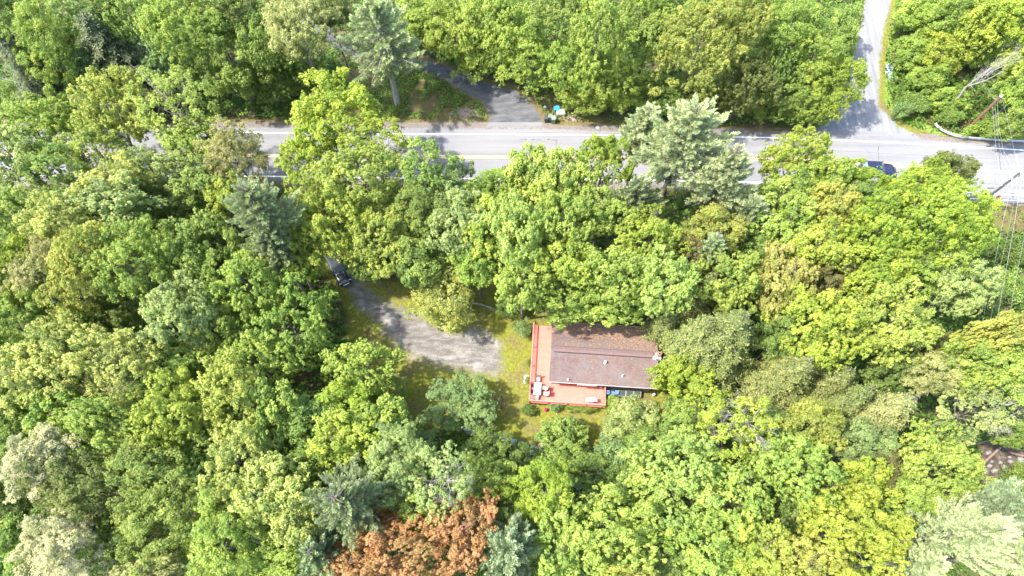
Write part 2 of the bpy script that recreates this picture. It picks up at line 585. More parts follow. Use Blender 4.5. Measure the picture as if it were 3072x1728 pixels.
def field(n, lo, hi, seed):
    """smooth random field value for points: cheap sum of waves"""
    r = np.random.RandomState(seed)
    def f(P):
        out = np.zeros(len(P))
        for _ in range(10):
            k = r.uniform(lo, hi)
            a = r.uniform(0, 2 * pi)
            out += np.sin(P[:, 0] * cos(a) * k + P[:, 1] * sin(a) * k + r.uniform(0, 6.28))
        return out / 3.2
    return f
BL = [(ROAD, 1.0), (SIDE, .4), (DRV, .3), (GRAVEL, .3), (BANK, -.3), (BROOK, .1)]
def undergrowth(name, n, box, hmax, seed, col, leaf=.17, keep_in=None, thin=0.0, blocks=BL, more=[]):
    r = np.random.RandomState(seed)
    P = np.stack([r.uniform(box[0], box[1], n), r.uniform(box[2], box[3], n)], 1)
    ok = np.ones(n, bool)
    for poly, m in blocks + more:
        ok &= signed_dist(P, poly) < -m
    if keep_in is not None:
        ok &= signed_dist(P, keep_in) > .1
    P = P[ok]
    f1 = field(0, .3, 1.2, seed + 1)(P)
    f2 = field(0, 1.5, 4.0, seed + 2)(P)
    ok = (f1 + .5 * f2 + r.normal(size=len(P)) * .3) > thin
    P, f1, f2 = P[ok], f1[ok], f2[ok]
    h = hmax * np.clip(.35 + .25 * f1 + .3 * f2, .04, 1)
    z = h * r.uniform(.55, 1.0, len(P)) + .05
    P3 = np.column_stack([P, z])
    Nn = r.normal(size=P3.shape) * .55 + np.array([0, 0, 1.0])
    v = .35 + .18 * f2 + r.normal(size=len(P)) * .18
    me = leaf_mesh(name, P3, Nn, r.uniform(.7, 1.3, len(P)) * leaf, .6, v)
    me.materials.append(M['leaf'])
    o = link(bpy.data.objects.new(name, me))
    o.color = (*col, 1)
    o['kind'] = 'stuff'
    o['label'] = {'undergrowth': 'green brush and saplings carpeting the forest floor'}.get(name, 'low leafy ground cover beside the roads')
    o['category'] = 'ground cover'
    return o
undergrowth('undergrowth', 520000, (-88, 95, -14, 112), 2.8, 21, (.115, .205, .032), .21, thin=-1.1, more=[(BRUSH, -.3), (LAWN, -.3), (LITTER, -.4), (LITTER2, -.4)])
undergrowth('ground_cover', 110000, (-40, 25, 60, 95), .8, 31, (.16, .26, .045), .15, thin=-.35, keep_in=LITTER)
undergrowth('ground_cover', 40000, (-10, 45, 50, 95), .7, 41, (.14, .22, .04), .15, thin=-.3, keep_in=LITTER2)
undergrowth('ground_cover', 14000, (-90, -50, 50, 95), .8, 51, (.13, .21, .03), .17, thin=-.2, keep_in=LITTER3)
undergrowth('ground_cover', 16000, (40, 80, 38, 70), .7, 61, (.13, .19, .045), .14, thin=-.1, keep_in=BRUSH)
undergrowth('ground_cover', 14000, (40, 100, 0, 40), .5, 71, (.13, .19, .045), .13, thin=.25, keep_in=BANK, blocks=[])
# ------------------------------------------------------------------ house and deck
HA = R(-3.83)
HO = G(1647, 1145, 3.5)          # south-west corner of the eave
L, W = 12.3, 7.4
def hw(x, y, z=0.0):
    return Vector((HO.x + x * cos(HA) - y * sin(HA), HO.y + x * sin(HA) + y * cos(HA), z))
house = thing('house', 'small cabin with brownish purple shingle roof and red chimney', 'house', hw(0, 0), HA)

def shingle_mat():
    m, t, b = newmat('purple_brown_shingles')
    tc = N(t, 'ShaderNodeTexCoord')
    o = tc.outputs['Object']
    br = N(t, 'ShaderNodeTexBrick')
    br.inputs['Scale'].default_value = 1.0
    br.inputs['Brick Width'].default_value = .32
    br.inputs['Row Height'].default_value = .145
    br.inputs['Mortar Size'].default_value = .012
    br.inputs['Color1'].default_value = (.135, .088, .084, 1)
    br.inputs['Color2'].default_value = (.095, .064, .062, 1)
    br.inputs['Mortar'].default_value = (.045, .033, .033, 1)
    t.links.new(o, br.inputs['Vector'])
    a = noise(t, .55, 5, .6, o)
    a = mth(t, 'ADD', a, mth(t, 'MULTIPLY', mth(t, 'SUBTRACT', noise(t, 3.5, 6, .8, o), .5), .5))
    c = mixc(t, ramp(t, a, [(.4, 0.0), (.62, .8)]), br.outputs['Color'], (.115, .10, .10))
    st = N(t, 'ShaderNodeMapping')
    st.inputs['Scale'].default_value = (1.2, .12, 1)
    t.links.new(o, st.inputs['Vector'])
    s2 = noise(t, 1.0, 4, .6, st.outputs[0])
    c = mixc(t, ramp(t, s2, [(.45, 0.0), (.65, .35)]), c, (.15, .105, .10))
    # needles and moss gathered on the upper (north) slope
    sx = N(t, 'ShaderNodeSeparateXYZ')
    t.links.new(o, sx.inputs[0])
    north = ramp(t, mth(t, 'DIVIDE', sx.outputs['Y'], 8.0), [(.42, 0.0), (.9, 1.0)])
    east = ramp(t, mth(t, 'DIVIDE', sx.outputs['X'], 12.0), [(.05, .35), (.4, 1.0)])
    deb = ramp(t, noise(t, 2.6, 8, .8, o), [(.42, 0.0), (.54, 1.0)])
    big = ramp(t, noise(t, .7, 4, .6, o), [(.35, 0.15), (.55, 1.0)])
    both = mth(t, 'MULTIPLY', mth(t, 'MULTIPLY', mth(t, 'ADD', mth(t, 'MULTIPLY', north, 2.2), .25), east), mth(t, 'MULTIPLY', deb, big))
    deb2 = ramp(t, noise(t, 5, 6, .8, o), [(.35, (.05, .028, .018)), (.5, (.17, .095, .055)), (.65, (.33, .24, .16))])
    c = mixc(t, mth(t, 'MULTIPLY', both, 1.3, True), c, deb2)
    t.links.new(c, b.inputs['Base Color'])
    b.inputs['Roughness'].default_value = .85
    bump(t, b, br.outputs['Fac'], .4, .02)
    return m

def plank_mat(name, c1, c2, w=.14, axis='Y', rough=.6):
    m, t, b = newmat(name)
    tc = N(t, 'ShaderNodeTexCoord')
    sx = N(t, 'ShaderNodeSeparateXYZ')
    t.links.new(tc.outputs['Object'], sx.inputs[0])
    q = mth(t, 'DIVIDE', sx.outputs[axis], w)
    fr = mth(t, 'FRACT', q)
    fl = mth(t, 'FLOOR', q)
    wn = N(t, 'ShaderNodeTexWhiteNoise', noise_dimensions='1D')
    t.links.new(fl, wn.inputs['W'])
    c = mixc(t, wn.outputs['Value'], c1, c2)
    gap = ramp(t, fr, [(0.0, 1.0), (.07, 0.0), (.93, 0.0), (1.0, 1.0)])
    wear = ramp(t, noise(t, 1.2, 6, .7, tc.outputs['Object']), [(.4, 0.0), (.75, .35)])
    c = mixc(t, wear, c, tuple(min(1, x * 1.15 + .03) for x in c1))
    c = mixc(t, gap, c, tuple(x * .35 for x in c1))
    t.links.new(c, b.inputs['Base Color'])
    b.inputs['Roughness'].default_value = rough
    b.inputs['Specular IOR Level'].default_value = .3
    return m

M['roof'] = shingle_mat()
M['ridge'] = plain('ridge_cap', (.125, .08, .076), .85, var=.18, scale=3)
M['deckb'] = plank_mat('salmon_deck_boards', (.62, .155, .115), (.57, .14, .10), .14, 'Y')
M['rail'] = plain('coral_rail_paint', (.58, .15, .11), .55, var=.12)
M['wall'] = plank_mat('brown_siding', (.17, .11, .085), (.14, .09, .07), .2, 'Z')
M['trim'] = plain('white_trim', (.66, .64, .61), .6, var=.06)
M['glass'] = plain('window_glass', (.05, .06, .07), .08, spec=.8)
M['brick'] = plain('red_chimney_brick', (.34, .15, .11), .9, var=.3, scale=6)
M['mortar'] = plain('pale_chimney_stone', (.42, .40, .37), .9, var=.25, scale=5)
M['flash'] = plain('grey_flashing', (.48, .50, .54), .5, .3)
M['soil'] = plain('dark_opening', (.02, .02, .02), .9)  # near-black colour stands for the dark inside ridge gaps and flue

ZE, ZR, ZW = 3.5, 4.95, 3.55
YR = W / 2 - .15
mb = MB()
th = .12
# roof as two slabs
mb.add([(0, 0, ZE), (L, 0, ZE), (L, YR, ZR), (0, YR, ZR), (0, 0, ZE - th), (L, 0, ZE - th), (L, YR, ZR - th), (0, YR, ZR - th)],
       [(0, 1, 2, 3), (7, 6, 5, 4), (4, 5, 1, 0), (5, 6, 2, 1), (7, 4, 0, 3)])
mb.add([(0, YR, ZR), (L, YR, ZR), (L, W, ZE), (0, W, ZE), (0, YR, ZR - th), (L, YR, ZR - th), (L, W, ZE - th), (0, W, ZE - th)],
       [(0, 1, 2, 3), (7, 6, 5, 4), (6, 7, 3, 2), (5, 6, 2, 1), (7, 4, 0, 3)])
roof = mb.build('roof', M['roof'], house)
mb = MB()
mb.box((L / 2 - .12, YR - .16, ZR + .05), (L - .95, .34, .05), rx=.36)
mb.box((L / 2 - .12, YR + .16, ZR + .05), (L - .95, .34, .05), rx=-.36)
mb.build('ridge_vent', M['ridge'], roof)
mb = MB()
for s_ in (-1, 1):
    mb.box((L / 2 - .12, YR + s_ * .36, ZR - .085), (L - .95, .07, .03), rx=-s_ * .36)
mb.build('ridge_slot', M['soil'], roof)
mb = MB()
mb.box((L / 2, -.012, ZE - .11), (L + .06, .024, .19))
mb.build('fascia', M['trim'], roof)
MB().box((L / 2, W + .012, ZE - .11), (L + .06, .024, .19)).build('fascia', M['trim'], roof)
mb = MB()
for x in (-.012, L + .012):
    mb = MB()
    for s in (0, 1):
        y0, y1 = (0, YR) if s == 0 else (W, YR)
        z0, z1 = ZE, ZR
        mb.add([(x - .012, y0, z0 - .2), (x + .012, y0, z0 - .2), (x + .012, y1, z1 - .2), (x - .012, y1, z1 - .2),
                (x - .012, y0, z0 + .01), (x + .012, y0, z0 + .01), (x + .012, y1, z1 + .01), (x - .012, y1, z1 + .01)],
               [(0, 1, 2, 3), (4, 5, 6, 7), (0, 1, 5, 4), (2, 3, 7, 6), (0, 3, 7, 4), (1, 2, 6, 5)])
    mb.build('rake_board', M['wood_grey'], roof)
mb = MB()
x0, x1, y0, y1 = .35, L - .35, .42, W - .42
zt = ZE + .02
zg = ZR - .2
mb.add([(x0, y0, 0), (x1, y0, 0), (x1, y1, 0), (x0, y1, 0), (x0, y0, zt), (x1, y0, zt), (x1, y1, zt), (x0, y1, zt), (x0, YR, zg), (x1, YR, zg)],
       [(0, 1, 5, 4), (2, 3, 7, 6), (1, 2, 6, 9, 5), (3, 0, 4, 8, 7)])
mb.build('wall', M['wall'], house)
def window(cx, z, wd, hg, y=None, x=None):
    if y is not None:
        f = MB()
        for dx in (-wd / 2, wd / 2, 0):
            f.box((cx + dx, y - .03, z), (.07, .06, hg))
        for dz in (-hg / 2, hg / 2):
            f.box((cx, y - .034, z + dz), (wd + .1, .07, .07))
        w_ = f.build('window', M['trim'], house)
        g_ = MB().box((cx, y - .012, z), (wd, .02, hg)).build('pane', M['glass'], w_)
    else:
        f = MB()
        for dy in (-wd / 2, wd / 2, 0):
            f.box((x - .03, cx + dy, z), (.06, .07, hg))
        for dz in (-hg / 2, hg / 2):
            f.box((x - .034, cx, z + dz), (.07, wd + .1, .07))
        w_ = f.build('window', M['trim'], house)
        g_ = MB().box((x - .012, cx, z), (.02, wd, hg)).build('pane', M['glass'], w_)
window(2.0, 2.45, 1.3, 1.0, y=y0)
window(8.6, 2.3, 1.4, .9, y=y0)
window(10.7, 2.3, 1.1, .9, y=y0)
window(5.6, 2.4, 1.4, 1.0, x=x0)
# sliding glass door with a projecting head seen under the eave
f = MB()
for dx in (0, .95, 1.9):
    f.box((3.45 + dx, y0 - .05, 2.22), (.09, .1, 2.05))
f.box((4.4, y0 - .28, 3.26), (2.1, .55, .06))
f.box((4.4, y0 - .52, 3.24), (2.14, .06, .10))
dr = f.build('door', M['trim'], house)
MB().box((4.4, y0 - .02, 2.2), (1.85, .02, 2.0)).build('pane', M['glass'], dr)
MB().box((3.93, y0 - .2, 3.31), (.78, .3, .02)).build('skylight_strip', M['glass'], dr)
# chimney beside the east gable
cx_, cy_ = 12.25, 3.35
c_ = MB().box((cx_, cy_, 2.65), (.62, .75, 5.3), bev=.02).build('chimney', M['mortar'], house)
MB().box((cx_ + .02, cy_ + .1, 5.6), (.42, .42, .62), bev=.02).build('chimney_pot', M['brick'], c_)
MB().box((cx_ + .02, cy_ + .1, 5.915), (.24, .24, .02)).build('flue_opening', M['soil'], c_)
MB().box((cx_ - .40, cy_ - .1, ZR - .02), (.35, .4, .03)).build('flashing', M['flash'], c_)
def roofz(y):
    return ZE + (ZR - ZE) * (y / YR if y < YR else (W - y) / (W - YR))
for x, y, r_, h_, mt in ((2.16, .32, .055, .55, 'trim'), (8.35, 1.1, .055, .55, 'trim'), (6.28, 2.4, .13, .4, 'galv')):
    z = roofz(y)
    f = MB()
    if mt == 'trim':
        f.lathe([(.12, z - .05), (.10, z + .05), (r_ + .01, z + .10), (r_, z + .14), (r_, z + h_)], (x, y, 0), 12)
        f.build('vent_pipe', M['trim'], roof)
    else:
        f.lathe([(.17, z - .05), (.14, z + .04), (r_ * .8, z + .08), (r_ * .8, z + h_), (.14, z + h_ + .02), (.13, z + h_ + .06), (.03, z + h_ + .11)], (x, y, 0), 14)
        f.build('roof_vent', M['trim'], roof)

# deck: L-shaped platform on posts with a baluster rail
DZ = 1.25
deck = thing('deck', 'coral red L-shaped timber deck with slatted railing round the cabin', 'deck', hw(0, 0), HA)
XW, XE, YS, YN = -2.12, 6.62, -1.98, 7.6
f = MB()
f.box(((XW + XE) / 2, (YS + y0) / 2 - .005, DZ - .05), (XE - XW, y0 - YS - .01, .05))
f.box(((XW + x0) / 2 - .005, (y0 + YN) / 2, DZ - .05), (x0 - XW - .01, YN - y0, .05))
f.build('deck_boards', M['deckb'], deck)
f = MB()
f.box(((XW + XE) / 2, YS - .02, DZ - .16), (XE - XW + .08, .04, .24))
f.box((XW - .02, (YS + YN) / 2, DZ - .16), (.04, YN - YS, .24))
f.box((XE + .02, (YS + y0) / 2, DZ - .16), (.04, y0 - YS, .24))
f.build('rim_joist', M['rail'], deck)
f = MB()
HR = .95
f.box(((XW + XE) / 2, YS, DZ + HR), (XE - XW + .14, .14, .04))
f.box((XW, (YS + YN) / 2 + .07, DZ + HR), (.14, YN - YS - .02, .04))
f.box((XE, (YS + y0) / 2, DZ + HR), (.14, y0 - YS - .16, .04))
f.box(((XW + XE) / 2, YS, DZ + HR - .1), (XE - XW, .04, .09))
f.box((XW, (YS + YN) / 2, DZ + HR - .1), (.04, YN - YS - .1, .09))
f.box((XE, (YS + y0) / 2, DZ + HR - .1), (.04, y0 - YS - .1, .09))
f.box(((XW + XE) / 2, YS, DZ + .1), (XE - XW, .04, .07))
f.box((XW, (YS + YN) / 2, DZ + .1), (.04, YN - YS - .1, .07))
f.box((XE, (YS + y0) / 2, DZ + .1), (.04, y0 - YS - .1, .07))
rail = f.build('railing', M['rail'], deck)
f = MB()
nS, nW, nE = 58, 64, 15
for i in range(nS):
    f.box((XW + .1 + (XE - XW - .2) * i / (nS - 1), YS + .035, DZ + .48), (.035, .035, .8))
for i in range(nW):
    f.box((XW + .035, YS + .1 + (YN - YS - .2) * i / (nW - 1), DZ + .48), (.035, .035, .8))
for i in range(nE):
    f.box((XE - .035, YS + .1 + (y0 - YS - .3) * i / (nE - 1), DZ + .48), (.035, .035, .8))
bs = f.build('balusters', M['rail'], rail)
bs['kind'] = 'stuff'
for x, y in [(XW, YS), (XW, .2), (XW, 2.4), (XW, 4.7), (XW, YN - .05), (.1, YS), (2.3, YS), (4.5, YS), (XE, YS)]:
    MB().box((x, y, DZ + .45), (.1, .1, 1.05)).build('rail_post', M['rail'], deck)
for x, y in [(XW + .1, YS + .08), (-.95, YS + .08), (1.0, YS + .08), (3.8, YS + .08), (XE - .1, YS + .08), (XW + .1, 2.3), (XW + .1, 5.0), (XW + .1, YN - .1)]:
    MB().box((x, y, (DZ - .29) / 2), (.13, .13, DZ - .29)).build('support_post', M['wood_grey'], deck)

# ------------------------------------------------------------------ deck furniture
M['tabletop'] = plain('pale_pinkish_table', (.34, .30, .32), .4, var=.05)
M['slate'] = plain('dark_grey_sling', (.10, .11, .125), .7)
M['sage'] = plain('grey_sage_sling', (.18, .20, .17), .7, var=.08)
M['beige'] = plain('beige_sling', (.29, .27, .225), .7, var=.08)
M['frame'] = plain('bronze_chair_frame', (.07, .06, .055), .5, .3)
M['red'] = plain('red_plastic', (.40, .03, .03), .5)
def hthing(name, label, cat, x, y, z, rz=0.0, group=None):
    return thing(name, label, cat, hw(x, y, z), HA + rz, group)
tb = hthing('patio_table', 'long pale pinkish rectangular table among chairs on the deck corner', 'table', -1.24, -.5, DZ - .022)
MB().box((0, 0, .72), (.86, 1.5, .035), bev=.015).build('table_top', M['tabletop'], tb)
f = MB()
f.box((-.33, 0, .745), (.05, 1.38, .012)).box((.36, 0, .743), (.03, 1.4, .01))
f.build('runner_stripe', M['trim'], tb)
for sx in (-1, 1):
    for sy in (-1, 1):
        MB().tube([(sx * .36, sy * .66, 0), (sx * .34, sy * .64, .71)], .025, n=6).build('leg', M['frame'], tb)
def chair(x, y, rz, mat, label):
    """sling chair; its front points to local +x"""
    c = hthing('patio_chair', label, 'chair', x, y, DZ - .022, rz, 'chairs around the patio table')
    f = MB()
    f.box((.0, 0, .43), (.5, .5, .03), ry=-.07, bev=.01)
    f.build('seat', mat, c)
    f = MB()
    f.box((-.33, 0, .74), (.035, .5, .66), ry=-.28, bev=.012)
    f.build('backrest', mat, c)
    for sy in (-1, 1):
        MB().tube([(.27, sy * .28, 0), (.26, sy * .28, .62), (.2, sy * .28, .65), (-.28, sy * .28, .66)], .02, n=6).build('armrest', M['frame'], c)
    for sx, sy in ((-1, 1), (-1, -1)):
        MB().tube([(-.3, sy * .28, 0), (-.22, sy * .28, .43), (-.42, sy * .27, 1.07)], .02, n=6).build('leg', M['frame'], c)
    return c
chair(-1.22, .72, R(-90), M['sage'], 'grey chair at the head of the patio table, nearest the gravel drive')
chair(-.42, -.30, R(165), M['beige'], 'pale chair turned askew on the table\'s house side, beside the red cushion')
chair(-.26, -.98, R(180), M['beige'], 'beige chair squarely facing the table on its house side')
chair(-1.28, -1.42, R(80), M['sage'], 'sage grey chair at the foot of the table in the deck corner')
chair(-1.72, -.1, R(0), M['slate'], 'slate chair half under the table by the left rail, upper one')
chair(-1.72, -.8, R(0), M['slate'], 'slate chair half under the table by the left rail, lower one')
cu = MB()
cu.box((0, 0, .12), (.30, .36, .10), bev=.04)
o_ = cu.build('cushion', M['red'])
o_.location = hw(.06, -.55, DZ - .022 + .02)
o_.rotation_euler = (0, 0, HA + .3)
tag(o_, 'small red cushion lying on the deck behind the askew pale chair', 'cushion')

g_ = hthing('gas_grill', 'white lidded gas grill standing near the deck\'s lower rail', 'grill', 5.08, -1.42, DZ - .022, .03)
M['enamel'] = plain('white_grill_enamel', (.5, .52, .53), .4, var=.05)
f = MB()
ns = 9
prof = [(-.24 * cos(pi * i / (ns - 1)), .24 * sin(pi * i / (ns - 1)) ** .7) for i in range(ns)]
V = [(sx, p[0], .90 + p[1]) for sx in (-.34, .34) for p in prof]
F = [(i, i + 1, ns + i + 1, ns + i) for i in range(ns - 1)] + [tuple(reversed(range(ns))), tuple(range(ns, 2 * ns))]
f.add(V, F)
f.build('lid', M['enamel'], g_)
MB().box((0, 0, .81), (.7, .5, .17), bev=.02).build('firebox', M['slate'], g_)
for s in (-1, 1):
    MB().box((s * .50, 0, .87), (.27, .44, .04), bev=.01).build('side_shelf', M['enamel'], g_)
MB().tube([(-.25, -.29, 1.0), (.25, -.29, 1.0)], .015).build('handle', M['galv'], g_)
MB().box((0, 0, .38), (.66, .44, .68), bev=.02).build('cabinet', M['enamel'], g_)
for sx in (-1, 1):
    for sy in (-1, 1):
        MB().tube([(sx * .28, sy * .2 - .02, .05), (sx * .28, sy * .2 + .02, .05)], .05, n=10).build('wheel', M['black'], g_)
# small blue-and-white pinwheel-like ornament in the corner
M['navyp'] = plain('navy_paint', (.02, .025, .09), .5)
pw = hthing('garden_pinwheel', 'little navy and white pinwheel in the deck corner by the barrels', 'ornament', 6.25, .2, DZ - .022, .2)
MB().tube([(0, 0, 0), (0, 0, .3)], .02).build('stem', M['trim'], pw)
for i in range(8):
    a = i * pi / 4
    f = MB()
    f.add([(0, 0, .30), (.19 * cos(a), .19 * sin(a), .33), (.19 * cos(a + .7), .19 * sin(a + .7), .29), (0, 0, .285), (.19 * cos(a), .19 * sin(a), .315), (.19 * cos(a + .7), .19 * sin(a + .7), .275)],
          [(0, 1, 2), (5, 4, 3), (0, 1, 4, 3), (1, 2, 5, 4), (2, 0, 3, 5)])
    f.build('blade', M['trim'] if i % 2 else M['navyp'], pw)

# flower pot below the deck
M['pinkf'] = plain('pink_red_petals', (.62, .02, .09), .6, var=.4, scale=14)
M['terra'] = plain('dark_pot', (.05, .05, .05), .6)
fp = hthing('flower_pot', 'pot of pinkish red flowers on the ground below the deck', 'flower pot', -.15, -2.55, 0)
MB().lathe([(.13, 0), (.19, .3), (.2, .31), (.17, .31), (.16, .27)], n=14).build('pot', M['terra'], fp)
rq = np.random.RandomState(3)
P = unit(rq.normal(size=(240, 3))) * .22 * rq.uniform(.6, 1, (240, 1)) + np.array([0, 0, .42])
me = leaf_mesh('petals', P, unit(P - np.array([0, 0, .3])), .045, .8, np.full(240, .5))
me.materials.append(M['pinkf'])
o_ = link(bpy.data.objects.new('flowers', me))
o_.parent = fp
for i, (x, y, h_) in enumerate(((-1.75, -2.35, .5), (-1.45, -2.4, .6), (-1.15, -2.35, .45))):
    f = MB().lathe([(.05, 0), (.05, h_ * .7), (.015, h_)], n=8)
    o_ = f.build('garden_stake', M['trim'])
    o_.location = hw(x, y, 0)
    tag(o_, ['short white stake under the deck\'s left corner', 'tallest white stake, in the middle of three below the deck', 'white stake nearest the flower pot below the deck'][i], 'stake', 'white stakes below the deck')

# rain barrels
BLUE = {'a': (.008, .05, .13), 'b': (.010, .05, .17), 'c': (.02, .13, .38)}
for k, x, y, lb in (('a', 7.12, -.1, 'darkest blue barrel, next to the deck'), ('b', 7.62, -.16, 'middle blue barrel with a pale rim'), ('c', 8.14, -.05, 'brightest blue barrel, farthest from the deck')):
    bl = hthing('rain_barrel', lb, 'barrel', x, y, 0, 0, 'blue barrels beside the deck')
    mt = plain('blue_drum_plastic', BLUE[k], .6, var=.1)
    MB().lathe([(.25, 0), (.285, .03), (.29, .28), (.27, .30), (.29, .32), (.29, .58), (.27, .6), (.29, .62), (.285, .87), (.25, .9), (.245, .885)], n=22).build('drum', mt, bl, True)
    MB().lathe([(.225, .888), (.235, .905), (.26, .91), (.262, .895)], n=22).build('rim', plain('pale_blue_rim', (.10, .17, .34), .5), bl)
    for s in (-1, 1):
        MB().lathe([(.04, .885), (.04, .915), (.01, .92)], (s * .13, 0, 0), 10).build('bung', mt, bl)
# glazed cold frame leaning below the south wall
M['oldglass'] = plain('dusty_old_glass', (.035, .05, .045), .45, spec=.3)
M['wood_pale'] = plain('pale_weathered_wood', (.28, .25, .22), .85, var=.2)
cf = hthing('cold_frame', 'low weathered timber frame with glazed lights below the house wall', 'cold frame', 9.7, -.05, 0)
f = MB()
f.box((0, -.3, .3), (2.7, .06, .5)).box((0, .32, .42), (2.7, .06, .7)).box((-1.33, 0, .33), (.05, .6, .55)).box((1.33, 0, .33), (.05, .6, .55))
f.build('box', M['wood_grey'], cf)
for i in range(3):
    x = -.9 + i * .9
    f = MB()
    for dx in (-.42, .42):
        f.box((x + dx, 0, .69), (.05, .72, .035), rx=.26)
    f.box((x, -.34, .60), (.88, .05, .035)).box((x, .34, .785), (.88, .05, .035))
    s_ = f.build('sash', M['wood_pale'], cf)
    MB().box((x, 0, .685), (.8, .66, .012), rx=.26).build('pane', M['oldglass'], s_)
gp = MB().tube([(-.1, 0, .2), (.85, .1, .25), (1.2, .16, .3)], .05, n=8)
o_ = gp.build('drain_pipe', M['galv'])
o_.location = hw(7.0, .3, 0)
o_.rotation_euler = (0, 0, HA)
tag(o_, 'short grey pipe on the ground between the wall and the blue barrels', 'pipe')
# round post tops right of the roof
for i, (x, y) in enumerate(((12.62, .9), (12.6, .1))):
    o_ = MB().lathe([(.16, 0), (.16, .62), (.13, .65), (.10, .62)], n=14).build('planter_tube', M['mortar'])
    o_.location = hw(x, y, 0)
    tag(o_, ['pale round planter tube right of the roof, upper one', 'pale round planter tube by the roof\'s lower right corner'][i], 'planter', 'planter tubes right of the house')
# stepping stones at the deck's left
for i, (x, y, s_) in enumerate(((-2.6, 1.3, .33), (-2.75, .75, .25))):
    o_ = MB().lathe([(s_ * .95, 0), (s_, .05), (s_ * .9, .07)], n=9).build('stepping_stone', M['mortar'])
    o_.location = hw(x, y, .01)
    tag(o_, ['larger pale flat stone against the deck\'s left side', 'smaller pale flat stone against the deck\'s left side'][i], 'stone', 'flat stones beside the deck')

